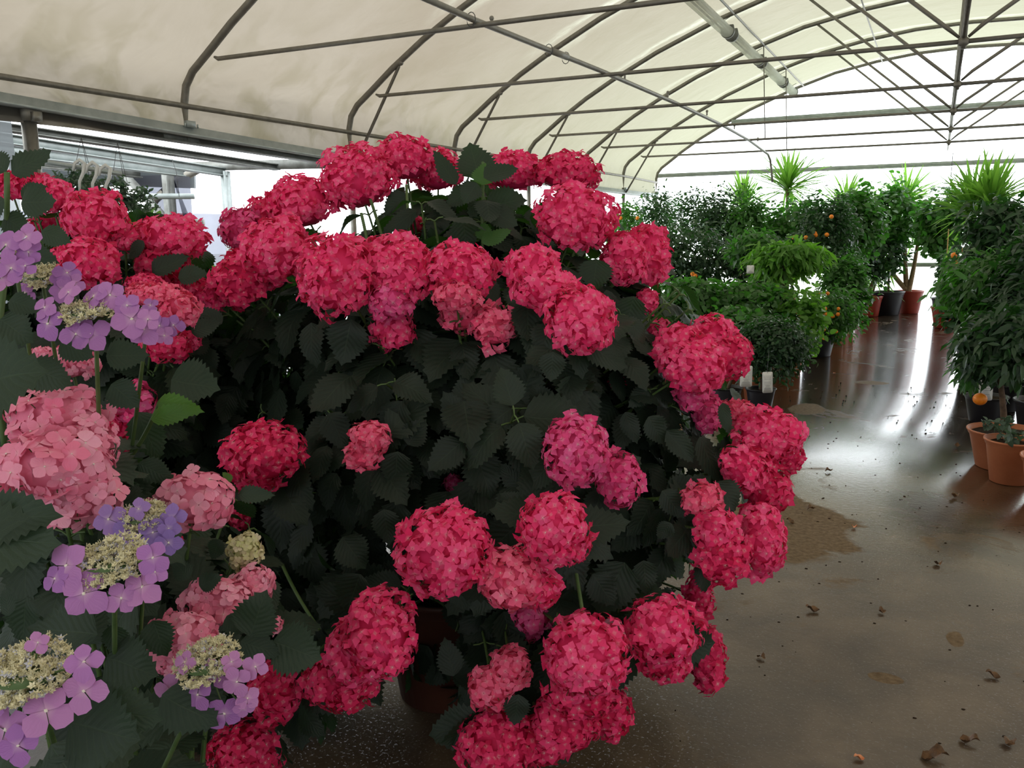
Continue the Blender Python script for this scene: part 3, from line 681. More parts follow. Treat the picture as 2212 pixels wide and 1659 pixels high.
A, Bm, Cc, D = 'crimson', 'magenta', 'coral', 'deepred'
main_c = at(1085, 960, 2.78)
def dmain(x, y): q = ((x-1090)/640)**2+((y-980)/700)**2; return 2.78-.88*math.sqrt(max(0, 1-q))
lc = at(230, 760, 2.75)
def dleft(x, y): q = ((x-230)/330)**2+((y-760)/420)**2; return 2.75-.6*math.sqrt(max(0, 1-q))
def dpink(x, y): return 1.45
P_ = 'pink'
main_heads = [
 (770, 388, 76, 68, A), (872, 345, 64, 48, A, 2.72), (945, 370, 52, 44, A, 2.8), (1108, 372, 64, 42, A, 2.75), (1228, 376, 66, 42, D, 2.72), (1243, 475, 82, 74, A, 2.42),
 (1348, 562, 46, 56, A, 2.45), (1400, 553, 44, 66, A, 2.55), (648, 440, 72, 56, A, 2.62), (575, 470, 45, 42, D, 2.7), (520, 495, 42, 42, Bm, 2.62), (598, 545, 74, 70, A, 2.35), (525, 605, 66, 60, D, 2.4), (438, 640, 34, 30, A, 2.5),
 (728, 595, 80, 86, A, 2.12), (820, 560, 44, 46, A, 2.2), (862, 585, 72, 76, A, 2.16), (845, 650, 48, 40, Bm, 2.12), (995, 585, 74, 60, A, 2.14), (985, 640, 46, 34, Cc, 2.1), (850, 712, 44, 38, A, 2.2),
 (1000, 682, 44, 36, Cc, 2.2), (1065, 705, 42, 46, Cc, 2.14), (1150, 585, 56, 52, A, 2.1), (1180, 628, 62, 44, A, 2.07), (1255, 692, 70, 72, A, 2.0), (1238, 645, 42, 26, A, 2.05),
 (1397, 652, 24, 24, A, 2.5), (1470, 755, 56, 50, A, 2.3), (1500, 792, 66, 56, A, 2.25), (1430, 715, 26, 22, A, 2.5), (1540, 725, 46, 40, A, 2.42), (1572, 765, 46, 48, D, 2.4), (1490, 850, 34, 34, Bm, 2.35), (1525, 890, 30, 44, Bm, 2.45), (1588, 890, 42, 24, Cc, 2.5),
 (1660, 940, 70, 56, A, 2.38), (1705, 985, 26, 34, D, 2.45), (1605, 1010, 52, 48, A, 2.28), (1655, 1055, 50, 52, D, 2.36), (1520, 1078, 38, 36, Cc, 2.15), (1478, 1085, 16, 26, Cc, 2.18),
 (1545, 1145, 46, 46, A, 2.12), (1560, 1200, 56, 56, D, 2.14), (1642, 1165, 50, 76, A, 2.24), (1508, 1290, 30, 54, D, 2.4), (1528, 1425, 34, 68, D, 2.45),
 (1430, 1360, 78, 66, A, 2.02), (1440, 1430, 50, 38, D, 2.05), (1265, 1415, 86, 84, A, 1.9), (1260, 1500, 78, 46, D, 1.98), (1220, 1560, 70, 56, D, 2.05), (1320, 1535, 38, 58, D, 2.12),
 (1080, 1605, 84, 74, D, 2.08), (1170, 1600, 56, 44, D, 2.1), (1100, 1440, 40, 42, Cc, 2.02), (1060, 1485, 46, 42, Cc, 2.02), (1150, 1325, 40, 36, Bm, 2.15), (1145, 1362, 22, 22, Bm, 2.2), (1310, 1375, 32, 32, 'pink', 2.15),
 (1110, 1250, 70, 62, Cc, 1.88), (1195, 1140, 72, 70, A, 1.84), (1230, 1180, 38, 36, A, 1.85), (1165, 1270, 44, 40, A, 1.88), (962, 1190, 98, 92, A, 1.86), (820, 1370, 74, 90, A, 1.88), (765, 1410, 56, 66, A, 1.92), (735, 1470, 72, 58, D, 2.0),
 (595, 1495, 48, 64, D, 2.15), (570, 980, 84, 66, D, 2.1), (555, 1030, 44, 36, D, 2.12), (800, 948, 42, 34, Cc, 2.05), (785, 985, 36, 30, Cc, 2.06), (1245, 975, 64, 72, Bm, 1.95), (1337, 1035, 46, 54, Bm, 2.02),
 (978, 1042, 18, 16, Bm, 2.3, .022), (1338, 827, 22, 14, D, 2.4, .022), (530, 1625, 74, 62, D, 2.3), (890, 490, 26, 24, A, 2.95), (905, 500, 30, 14, D, 3.0), (1085, 580, 16, 14, A, 2.4), (620, 520, 40, 40, A, 2.5), (470, 640, 34, 30, A, 2.45)]
left_heads = [(62, 405, 56, 32, D, 2.6), (118, 425, 34, 36, A, 2.55), (20, 400, 26, 26, D, 2.6), (205, 470, 64, 56, A, 2.35), (240, 505, 34, 26, D, 2.4), (272, 518, 32, 28, A, 2.4), (190, 568, 60, 50, A, 2.25), (135, 552, 22, 18, A, 2.35),
 (370, 515, 76, 46, A, 2.45), (345, 570, 46, 44, D, 2.45), (312, 612, 40, 18, A, 2.3), (300, 635, 28, 22, 'coral', 2.2), (345, 640, 52, 26, 'coral', 2.1), (385, 668, 44, 34, 'coral', 2.1), (400, 612, 34, 26, D, 2.5), (360, 745, 46, 34, D, 2.2),
 (285, 868, 44, 40, Bm, 2.2), (255, 930, 38, 46, D, 2.25), (105, 490, 46, 26, D, 2.7), (395, 575, 16, 22, A, 2.5), (410, 735, 22, 20, A, 2.3), (120, 490, 26, 18, D, 2.75), (415, 1160, 30, 26, D, 2.3), (520, 1105, 22, 36, D, 2.5)]
pink_heads = [(118, 905, 96, 62, P_, 1.36, .042), (195, 965, 46, 60, P_, 1.33, .042), (110, 1010, 104, 74, P_, 1.25, .044), (30, 1040, 70, 56, P_, 1.3, .044), (165, 1065, 80, 62, P_, 1.27, .046), (175, 1118, 28, 20, P_, 1.4, .036),
 (155, 785, 52, 34, P_, 1.5, .040), (95, 765, 26, 14, P_, 1.55, .03), (420, 1083, 72, 58, P_, 1.52, .036), (470, 1300, 72, 46, P_, 1.5, .036), (545, 1265, 42, 38, P_, 1.55, .036), (395, 1375, 70, 46, P_, 1.42, .036), (590, 1350, 20, 18, P_, 1.6, .030),
 (380, 1430, 44, 28, P_, 1.5, .034), (528, 1187, 34, 34, 'palegreen', 1.6, .016), (520, 1215, 20, 16, 'palegreen', 1.6, .015)]
LACE = [
 (242, 1212, 74, 44, 1.02, [(145, 1222, 52), (182, 1282, 54), (262, 1292, 40), (308, 1268, 46), (330, 1205, 38), (120, 1250, 34), (335, 1235, 30)], 'lilac'),
 (315, 1118, 50, 24, 1.22, [(235, 1122, 38), (272, 1152, 36), (330, 1150, 34), (365, 1172, 32), (374, 1120, 34), (365, 1142, 26), (300, 1100, 26)], 'violet'),
 (62, 1452, 88, 52, .92, [(100, 1535, 56), (182, 1430, 42), (182, 1492, 50), (15, 1575, 62), (40, 1610, 46), (82, 1388, 26), (-30, 1530, 40)], 'lilac', 1.2),
 (450, 1430, 70, 34, 1.18, [(370, 1490, 38), (428, 1500, 38), (468, 1452, 38), (512, 1472, 34), (485, 1540, 44), (552, 1440, 30), (535, 1508, 28), (525, 1530, 24), (400, 1430, 26), (500, 1430, 26)], 'lilac'),
 (203, 675, 66, 24, 1.2, [(105, 700, 42), (98, 665, 32), (165, 722, 38), (198, 722, 42), (285, 690, 44), (310, 712, 40), (238, 638, 34), (205, 640, 34), (150, 632, 30), (275, 660, 30), (320, 690, 28)], 'lilac'),
 (88, 600, 38, 26, 1.32, [(145, 590, 30), (135, 628, 30), (160, 612, 26), (55, 632, 26), (128, 600, 24)], 'lilac'),
 (30, 560, 22, 12, 1.25, [(15, 530, 38), (58, 512, 32), (62, 545, 32), (25, 580, 36), (5, 600, 30), (55, 575, 28)], 'lilac'),
 (318, 682, 20, 14, 1.38, [(345, 704, 28), (375, 702, 26), (355, 725, 22), (325, 660, 20)], 'lilac')]
for lst_, df in ((main_heads, dmain), (left_heads, dleft), (pink_heads, dpink)):
    for hd in lst_:
        if hd[4] == D and hd[2] < 40: continue
        PROT.append((hd[0], hd[1], hd[2]*.92, hd[3]*.92, hd[5] if len(hd) > 5 and hd[5] else df(hd[0], hd[1])))
for hd in LACE:
    PROT.append((hd[0], hd[1], hd[2]*1.1, hd[3]*1.1, hd[4]))
    for fx, fy, fr in hd[5]: PROT.append((fx, fy, fr*.9, fr*.9, hd[4]))
PROT.append((905, 1440, 75, 120, 2.75))
SHIELD[0] = True
pb = onF(960, 1545); pc = pb + unit(np.array([FW[0], FW[1], 0]))*.17; pc[2] = 0
t = thing('hydrangea_shrub', 'huge bushy hydrangea covered in crimson mophead flowers in a dark pot beside the walkway', 'flowering shrub', None, pc); L = tuple(pc)
hp = pot_parts(t, pc, .23, .42, M['brownpot'], L)
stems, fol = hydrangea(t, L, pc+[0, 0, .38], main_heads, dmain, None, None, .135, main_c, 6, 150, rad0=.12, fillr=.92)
# inner leaves that close the shrub
def fill(fol, center, R, n, size, lo=.35, hi=.92, face=.6):
    q = rand_unit(n); q[:, 1] -= .25; q = unit(q); r = rng.uniform(lo, hi, n)**.8
    for k in range(n):
        p = center+q[k]*np.asarray(R)*r[k]
        if p[2] < .95: p[:2] = center[:2]+(p[:2]-center[:2])*(.42+.58*max(0, p[2])/.95)
        if p[2] < .12: continue
        d = unit(np.array([q[k][0]*.4, q[k][1]*.4, -.8])+rng.normal(size=3)*.35)
        leaf_on(fol, p+d, p, unit(q[k]+[0, 0, .35]+rng.normal(size=3)*.25), size*rng.uniform(.7, 1.2), None, rng.random()*.6)
fill(fol, main_c-np.array([0, 0, .10]), (.90, .88, .98), 900, .125)
fill(fol, at(1010, 460, 2.8), (.34, .3, .16), 90, .12)
# large leaves that stand out around the shrub's top and edges
young = MB()
for a in [(1035, 385, 1015, 305, 2.5, (0, .3, 0), 1.5, 0), (1045, 385, 1118, 352, 2.35, (0, 0, .8), .85, 1), (985, 400, 938, 318, 2.45, (.5, 0, .3), .7, 2), (1030, 395, 1000, 440, 2.4, (0, 0, .6), 1.2, 3), (1015, 410, 960, 440, 2.5, (0, 0, .5), 1, 1),
          (1050, 445, 1140, 430, 2.45, (0, 0, .6), 1, 3), (1060, 455, 1120, 485, 2.4, (0, 0, .5), 1.2, 0), (1000, 470, 1010, 545, 2.4, (0, 0, .3), 1.1, 1), (900, 455, 820, 500, 2.5, (0, 0, .7), .8, 2), (880, 420, 830, 465, 2.6, (0, 0, .5), 1, 3),
          (1195, 760, 1190, 825, 1.98, (0, 0, .1), 1.3, 0), (1190, 700, 1165, 770, 2.05, (0, 0, .3), 1.2, 3), (850, 660, 820, 760, 2.2, (0, 0, .4), 1.2, 1), (760, 690, 735, 790, 2.15, (0, 0, .3), 1.3, 0),
          (1000, 880, 1010, 800, 2.15, (0, 0, .4), 1.1, 2), (880, 960, 920, 905, 2.1, (0, 0, .5), 1.1, 3), (860, 975, 850, 1060, 2.08, (0, 0, .4), 1.1, 1), (1130, 1100, 1080, 1065, 2.0, (0, 0, .6), 1.2, 0), (1130, 1060, 1080, 1000, 2.05, (0, 0, .5), 1, 2),
          (1180, 880, 1150, 830, 2.1, (0, 0, .5), 1.2, 3), (1200, 890, 1240, 850, 2.1, (0, 0, .5), 1.1, 1), (1180, 960, 1120, 935, 2.05, (0, 0, .5), 1.2, 0), (1370, 640, 1350, 720, 2.3, (0, 0, .3), 1.3, 2), (1290, 560, 1280, 630, 2.2, (0, 0, .5), 1.3, 3),
          (1450, 1130, 1420, 1165, 2.1, (0, 0, .5), 1.1, 1), (1430, 1060, 1480, 1120, 2.15, (0, 0, .5), 1, 0), (1550, 1040, 1590, 1105, 2.2, (0, 0, .5), 1.1, 3), (1390, 1210, 1400, 1290, 2.1, (0, 0, .4), 1.1, 2), (1280, 1240, 1330, 1310, 2.05, (0, 0, .5), 1.2, 0), (1350, 1215, 1290, 1330, 2.1, (0, 0, .4), 1, 3),
          (780, 1240, 740, 1330, 2.0, (0, 0, .5), 1.2, 1), (830, 1100, 840, 1180, 2.05, (0, 0, .4), 1.1, 0), (740, 1160, 790, 1230, 2.1, (0, 0, .5), 1.1, 3), (980, 1460, 960, 1380, 2.1, (0, 0, .5), 1.1, 2), (1040, 1560, 920, 1590, 2.1, (0, 0, .7), 1, 1), (1120, 1500, 1110, 1570, 2.0, (0, 0, .3), 1.2, 0),
          (1360, 720, 1330, 660, 2.4, (0, 0, .4), 1.1, 1), (1560, 870, 1580, 940, 2.3, (.3, 0, .4), .7, 2), (1440, 930, 1500, 1000, 2.25, (0, 0, .4), .7, 3), (1350, 890, 1380, 960, 2.2, (0, 0, .4), .9, 2), (1400, 900, 1440, 960, 2.25, (0, 0, .5), 1, 1)]:
    x0, y0, x1, y1, d, fc, wd, k = a; pxleaf(fol, x0, y0, x1, y1, d, None, fc, wd, k, rng.random()*.8)
for a in [(1042, 400, 1048, 350, 2.42, (0, 0, .2), 1.5, 0), (1045, 520, 1046, 478, 2.4, (0, 0, .4), 1.2, 1), (1040, 525, 1105, 490, 2.38, (0, 0, .8), .8, 2), (1035, 522, 985, 488, 2.42, (0, 0, .7), .6, 1)]:
    x0, y0, x1, y1, d, fc, wd, k = a; pxleaf(young, x0, y0, x1, y1, d, None, fc, wd, k, .2)
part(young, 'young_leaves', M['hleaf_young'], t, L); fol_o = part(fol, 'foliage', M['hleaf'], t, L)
for pts_ in ([at(878, 400, 2.6), at(880, 450, 2.55), at(886, 540, 2.5)], [at(1043, 350, 2.45), at(1044, 470, 2.42), at(1040, 600, 2.45)], [at(780, 460, 2.4), at(790, 500, 2.4), at(800, 560, 2.4)], [at(800, 430, 2.45), at(830, 520, 2.5), at(850, 600, 2.5)],
             [at(1500, 790, 2.3), at(1400, 850, 2.4), at(1290, 900, 2.5)], [at(1245, 1240, 2.0), at(1255, 1300, 1.95), at(1262, 1345, 1.92)], [at(690, 1360, 2.0), at(640, 1290, 2.05), at(610, 1220, 2.2)]):
    stems.tube(bez(*pts_, 8), .0045, 6, 0, cap=False)
part(stems, 'stems', M['stem'], t, L)

# second red shrub further left
pl_ = lc.copy(); pl_[2] = 0
t = thing('hydrangea_shrub', 'red mophead hydrangea standing behind the lilac lacecap flowers', 'flowering shrub', None, pl_); L = tuple(pl_)
pot_parts(t, pl_, .17, .30, M['brownpot'], L)
stems, fol = hydrangea(t, L, pl_+[0, 0, .26], left_heads, dleft, None, None, .13, lc, 5, 46, rad0=.1, fillr=.55)
fill(fol, lc-np.array([0, 0, .2]), (.55, .55, .80), 330, .125)
fill(fol, at(430, 860, 2.75), (.34, .4, .55), 260, .12)
fill(fol, at(500, 800, 3.0), (.50, .45, .45), 380, .14)
fill(fol, at(620, 1180, 2.9), (.40, .35, .45), 330, .13)
fill(fol, at(600, 1480, 2.75), (.30, .25, .22), 110, .12)
fill(fol, at(280, 1350, 2.5), (.6, .45, .4), 330, .12)
for a in [(330, 590, 400, 545, 2.35, (0, 0, .6), .8, 1), (385, 600, 450, 590, 2.35, (0, 0, .6), .9, 3), (310, 520, 275, 560, 2.35, (0, 0, .5), .9, 0), (480, 700, 420, 660, 2.3, (0, 0, .6), .9, 2), (415, 720, 470, 690, 2.25, (0, 0, .6), 1, 1)]:
    x0, y0, x1, y1, d, fc, wd, k = a; pxleaf(fol, x0, y0, x1, y1, d, None, fc, wd, k, rng.random()*.8)
part(fol, 'foliage', M['hleaf'], t, L); part(stems, 'stems', M['stem'], t, L)

# rose-pink hydrangea close by
pkc = at(300, 1250, 1.75)
pk = onF(300, 1250).copy(); pk = pkc.copy(); pk[2] = 0
t = thing('hydrangea_plant', 'rose pink mophead hydrangea mingled with the lilac lacecap in front of the red shrubs', 'flowering plant', None, pk); L = tuple(pk)
pot_parts(t, pk, .15, .26, M['terracotta'], L)
stems, fol = hydrangea(t, L, pk+[0, 0, .22], pink_heads, dpink, None, None, .12, pkc+np.array([0, 0, -.1]), 3, 14, rad0=.08, fillr=.36)
for a in [(475, 1165, 455, 1210, 1.6, (0, 0, .4), 1.2, 0), (540, 1375, 575, 1275, 1.38, (0, 0, .2), 1.2, 3), (520, 1385, 605, 1415, 1.38, (0, 0, .5), 1, 0), (590, 1385, 695, 1425, 1.4, (0, 0, .4), 1.25, 3), (490, 1330, 530, 1370, 1.42, (0, 0, .4), 1.2, 1),
          (500, 1095, 445, 1020, 1.55, (0, 0, .4), .7, 2), (515, 1070, 590, 1065, 1.55, (0, 0, .8), .7, 1), (410, 1250, 370, 1210, 1.45, (0, 0, .4), 1.1, 0), (430, 1265, 480, 1245, 1.45, (0, 0, .4), 1.0, 3), (300, 1000, 375, 1040, 1.5, (0, 0, .4), 1, 2), (330, 1010, 260, 1110, 1.55, (0, 0, .4), 1, 1),
          (370, 820, 475, 840, 1.62, (0, 0, .7), 1.25, 3), (300, 890, 340, 1000, 1.6, (0, 0, .3), 1, 0), (180, 900, 210, 850, 1.6, (0, 0, .5), 1, 2)]:
    x0, y0, x1, y1, d, fc, wd, k = a; pxleaf(fol, x0, y0, x1, y1, d, None, fc, wd, k, rng.random())
young = MB()
for a in [(340, 870, 435, 885, 1.5, (0, 0, .5), .7, 1), (325, 905, 430, 880, 1.48, (0, 0, .1), .6, 0), (500, 1040, 480, 1020, 1.55, (0, 0, .4), 1, 0)]:
    x0, y0, x1, y1, d, fc, wd, k = a; pxleaf(young, x0, y0, x1, y1, d, None, fc, wd, k, .7)
stems.tube(bez(at(250, 1030, 1.6), at(310, 960, 1.55), at(345, 870, 1.5), 8), .004, 6)
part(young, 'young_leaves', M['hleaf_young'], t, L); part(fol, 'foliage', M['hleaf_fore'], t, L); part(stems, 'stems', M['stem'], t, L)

# ------------------------------------------------------------------ lacecap
BIGF = [floret(40+i, c) for i, c in enumerate((.08, .2, .35, .15))]
lb = at(120, 1350, 1.62); lb[2] = 0
t = thing('lacecap_hydrangea', 'lilac lacecap hydrangea with cream centres closest to the view, above the wet floor', 'flowering plant', None, lb); L = tuple(lb)
pot_parts(t, lb, .15, .26, M['terracotta'], L)
stems = MB(); fol = MB()
tinyf = join_t([strip([(0, .2), (.5, .45), (1, 0)], cup=.3)]*1)
def tiny():
    ps = []
    for k in range(5):
        v, f, u = strip([(.02, .10), (.5, .30), (1, 0)], cup=.4); ps.append((v @ rotz(k*2*PI/5).T, f, u))
    return join_t(ps)
TINY = tiny()
def lacecap(cx, cy, rx, ry, d, florets, col, dens=1., base=None):
    if cy < 760: base = at(190, 1300, 2.15); base[2] = .02
    c = at(cx, cy, d); k = d/FPX; R = rx*k; tilt = min(.98, ry/rx)
    # disc normal: leaned towards the camera so that it shows as an ellipse
    nrm = unit(U2*math.sqrt(max(.02, 1-tilt*tilt)) - FW*tilt)
    x = R2; y = np.cross(nrm, x)
    hd = MB()
    # sterile florets
    for (fx, fy, fr) in florets:
        p = at(fx, fy, d-.01-.02*rng.random()); rad = fr*k; v = p-c
        n_ = unit(-FW*.85+U2*.25+unit(v)*.25+rng.normal(size=3)*.14)
        fl_ = BIGF[rng.integers(4)]; R_ = frames(n_[None], rng.random(1)*6.28)*(rad*2)
        hd.batch(fl_, R_, p[None], rng.random(1), 0); hd.batch(BEAD, R_*.045, (p+n_*rad*.06)[None], None, 1)
        hub = c-nrm*R*.35; hd.tube(bez(hub, (hub+p)/2+nrm*R*.02, p-n_*.004, 6), .0012, 4, 2)
    o = part(hd, 'flower_head', [M[col], M['bead'], M['stem']], t, L)
    # fertile flowers crowding the middle
    n = int(520*dens*(R/.045)); a = rng.random(n)*6.28; rr = np.sqrt(rng.random(n)); dome = .28*R*(1-rr**2)
    lump = .10*R*np.sin(a*3+rr*5)
    P = c + (x[None]*(rr*np.cos(a))[:, None]+y[None]*(rr*np.sin(a))[:, None])*R + nrm[None]*(dome+lump+rng.normal(size=n)*.0025)[:, None]
    N = unit(nrm[None]+rng.normal(size=(n, 3))*.45); Rm = frames(N, rng.random(n)*6.28)*(.0042*rng.uniform(.7, 1.3, n))[:, None, None]
    f = MB(); sel = rng.random(n) < .78; f.batch(TINY, Rm[sel], P[sel], None, 0); f.batch(TINY, Rm[~sel], P[~sel], None, 1)
    f.batch(BEAD, Rm*.35, P+N*.001, None, 0)
    for j in range(0, n, 2):      # stamens
        for q in range(2):
            e = unit(N[j]+rng.normal(size=3)*.5)*.0065; f.tube(np.array([P[j], P[j]+e]), .0004, 3, 0, cap=False); f.add(P[j]+e+np.array([[.001, 0, 0], [-.001, 0, 0], [0, .001, .0005], [0, 0, .0012]]), np.array([[0, 1, 2], [0, 1, 3], [1, 2, 3], [0, 2, 3]]), mi=0)
    f.lathe([(0, -.25*R), (R*.5, -.1*R), (R*.8, -.03*R), (0, .12*R)], c, 14, 2)
    part(f, 'fertile_centre', [M['cream'], M['creamblue'], M['stem']], o, L)
    tp = c-nrm*R*.25; b0 = np.asarray(base if base is not None else lb)+[rng.normal()*.04, rng.normal()*.04, .22]
    stems.tube(bez(b0, tp*.5+b0*.5-nrm*.1+[0, 0, .08], tp, 14), np.linspace(.006, .003, 14), 6)
    for s_ in (-1, 1):
        q = tp*.88+b0*.12; dv = unit(R2*s_+rng.normal(size=3)*.3+[0, 0, -.3]); leaf_on(fol, q+dv, q+dv*.02, unit(-FW+[0, 0, .5]), .11, None, rng.random())
    for s_ in (.22, .4, .6):
        q = bez(b0, tp*.5+b0*.5-nrm*.1+[0, 0, .08], tp, 14)[int(13*(1-s_))]
        for w_ in (-1, 1):
            dv = unit(R2*w_*math.cos(s_*9)+FW*w_*math.sin(s_*9)+[0, 0, -.35]+rng.normal(size=3)*.2); leaf_on(fol, q+dv, q+dv*.02, unit([0, 0, 1.]-FW*.5+rng.normal(size=3)*.2), .13, None, rng.random())
for a in LACE: lacecap(*a)
for a in [(200, 1530, 350, 1555, .98, (0, 0, .7), 1.0, 0), (150, 1560, 300, 1600, .96, (0, 0, .5), 1.45, 3), (30, 870, -60, 775, 1.1, (0, 0, .3), 1.2, 0), (-80, 830, 98, 800, 1.02, (0, 0, .5), 1.35, 3), (-90, 1160, 125, 1170, .98, (0, 0, .8), 1.05, 0), (-60, 1130, 132, 1112, 1.0, (0, 0, .9), .8, 3),
          (20, 1330, 5, 1270, 1.1, (0, 0, .3), .9, 2), (180, 1390, 210, 1300, 1.2, (0, 0, .3), 1.2, 1), (230, 1420, 340, 1460, 1.15, (0, 0, .5), 1.3, 3), (60, 1290, 30, 1400, 1.15, (0, 0, .3), 1, 1), (350, 1500, 470, 1570, 1.15, (0, 0, .5), 1.2, 0), (240, 1350, 260, 1430, 1.15, (0, 0, .3), 1.1, 2), (330, 1340, 360, 1420, 1.2, (0, 0, .5), 1.1, 3), (100, 1640, 160, 1720, 1.0, (0, 0, .5), 1.2, 0),
          (20, 650, 85, 665, 1.2, (0, 0, .7), 1.0, 1), (0, 690, 70, 740, 1.25, (0, 0, .5), 1.3, 3), (130, 740, 200, 770, 1.3, (0, 0, .7), 1.2, 0), (230, 770, 315, 760, 1.35, (0, 0, .6), 1.1, 1), (60, 790, 150, 830, 1.3, (0, 0, .5), 1.3, 2), (240, 830, 300, 880, 1.35, (0, 0, .5), 1.1, 3),
          (25, 375, 105, 320, 1.3, (0, 0, .5), 1.0, 0), (15, 372, -40, 320, 1.3, (0, 0, .4), 1.0, 1), (50, 435, 100, 400, 1.3, (0, .5, .5), 1.2, 3), (45, 440, 118, 430, 1.25, (0, 0, .4), 1.5, 0), (10, 430, -50, 470, 1.25, (0, 0, .5), 1.1, 2), (10, 470, 60, 500, 1.3, (0, 0, .4), 1.3, 1), (90, 500, 150, 520, 1.5, (0, 0, .6), 1.3, 2), (40, 545, 120, 560, 1.6, (0, 0, .6), 1, 1)]:
    x0, y0, x1, y1, d, fc, wd, k = a; pxleaf(fol, x0, y0, x1, y1, d, None, fc, wd, k, rng.random())
stems.tube(bez(at(10, 600, 1.35), at(16, 500, 1.3), at(15, 372, 1.28), 8), .0045, 6)
stems.tube(bez(lb+[0, 0, .22], at(-60, 900, 1.4), at(10, 600, 1.35), 8), .0055, 6)
stems.tube(bez(at(155, 1310, 1.15), at(150, 1370, 1.18), at(148, 1470, 1.25), 8), .004, 6)
part(fol, 'foliage', M['hleaf_fore'], t, L); part(stems, 'stems', M['stem'], t, L)

SHIELD[0] = False
# ================================================================== POTTED TREES AND SHRUBS FURTHER BACK
TS = {'S': SLEAF, 'L': LLEAF, 'B': BLEAF}
def crown(fol, c, r, n, size, tm, clumps=26, droop=.2, shell=.55):
    cl = rand_unit(clumps)*rng.uniform(shell, 1.0, clumps)[:, None]**.7*r + c
    k = rng.integers(0, clumps, n); g = rng.normal(size=(n, 3))*np.array(r)*.24
    P = cl[k]+g; out = unit(P-c); N = unit(out*.5+np.array([0, 0, .7])+rng.normal(size=(n, 3))*.5)
    tang = unit(out*.7+np.array([0, 0, -droop])+rng.normal(size=(n, 3))*.6)
    R = frames(N, np.zeros(n), tang)*(size*rng.uniform(.6, 1.2, n))[:, None, None]
    ct = rng.random(clumps)*.6; ti = np.clip(ct[k]+rng.random(n)*.4, 0, 1); w_ = rng.integers(0, len(tm), n)
    for j in range(len(tm)): m = w_ == j; fol.batch(tm[j], R[m], P[m], ti[m])
    return cl
def tree(name, label, cat, Y, cx, cy, rx, ry, mat, tm, size, n, pot=(.17, .30, 'terracotta'), base=None, fruits=(), nf=0, group=None, clumps=26, tips=(), stems_n=1, dr=.2, band=True, trunkmat='woody', depthr=None, droop=None):
    c = onY(cx, cy, Y); dd = np.dot(c-CAM, FW); k = dd/FPX; r = np.array([rx*k, (depthr or (rx+ry)*.5*k), ry*k])
    b = np.array([c[0], Y, 0.]) if base is None else np.array([base[0], base[1], 0.])
    t = thing(name, label, cat, group, b); L = tuple(b)
    ph = pot_parts(t, b, pot[0], pot[1], M[pot[2]], L, band=band)
    fol = MB(); cl = crown(fol, c, r, int(n*1.55), size*.96, TS[tm], int(clumps*1.3), dr if droop is None else droop)
    for tx, ty in tips:      # young shoots standing up from the crown
        p = onY(tx, ty, Y); q = p*1.0; q[2] -= .16; q = q*.8+np.array([c[0], c[1], q[2]])*.2
        m_ = 9; s_ = np.linspace(0, 1, m_)[:, None]; P = q*(1-s_)+p*s_; a = rng.random(m_)*6.28
        N = unit(np.stack([np.cos(a)*.4, np.sin(a)*.4, np.ones(m_)], -1)); tg = np.stack([np.cos(a), np.sin(a), np.full(m_, .4)], -1)
        fol.batch(TS[tm][0], frames(N, np.zeros(m_), unit(tg))*(size*rng.uniform(.6, 1., m_))[:, None, None], P, rng.random(m_)); fol.tube(np.array([q, p]), .003, 3)
    part(fol, 'foliage', M[mat], t, L)
    tr = MB(); 
    for s_ in range(stems_n):
        o = rng.normal(size=3)*.03*(stems_n > 1); o[2] = 0
        top = c-np.array([0, 0, r[2]*.35])+rng.normal(size=3)*[.02, .02, 0]+o*2; b0 = b+[0, 0, ph-.02]+o
        mid = (b0+top)/2+rng.normal(size=3)*.02
        tr.tube(bez(b0, mid, top, 8), np.linspace(.022, .012, 8)*(1 if stems_n == 1 else .6)*(.6+size*4), 7)
    top = c-np.array([0, 0, r[2]*.45])
    for j in range(0, clumps, 2): tr.tube(bez(top, (top+cl[j])/2+[0, 0, .05], cl[j], 5), np.linspace(.009, .003, 5), 4, cap=False)
    part(tr, 'trunk', M[trunkmat], t, L)
    fs = [onY(x, y, Y-r[1]*1.22) for x, y in fruits]
    for j in range(nf): q = unit(rng.normal(size=3)*[1, 1, .8]-[.2, .9, .2]); fs.append(c+q*r*rng.uniform(.85, 1.02))
    for p in fs:
        m = MB(); m.ball(p, .022+.006*rng.random() if size <= .075 else .030, 10, 7, 0, .02); part(m, 'fruit', M['orange'], t, L)
    return t, b
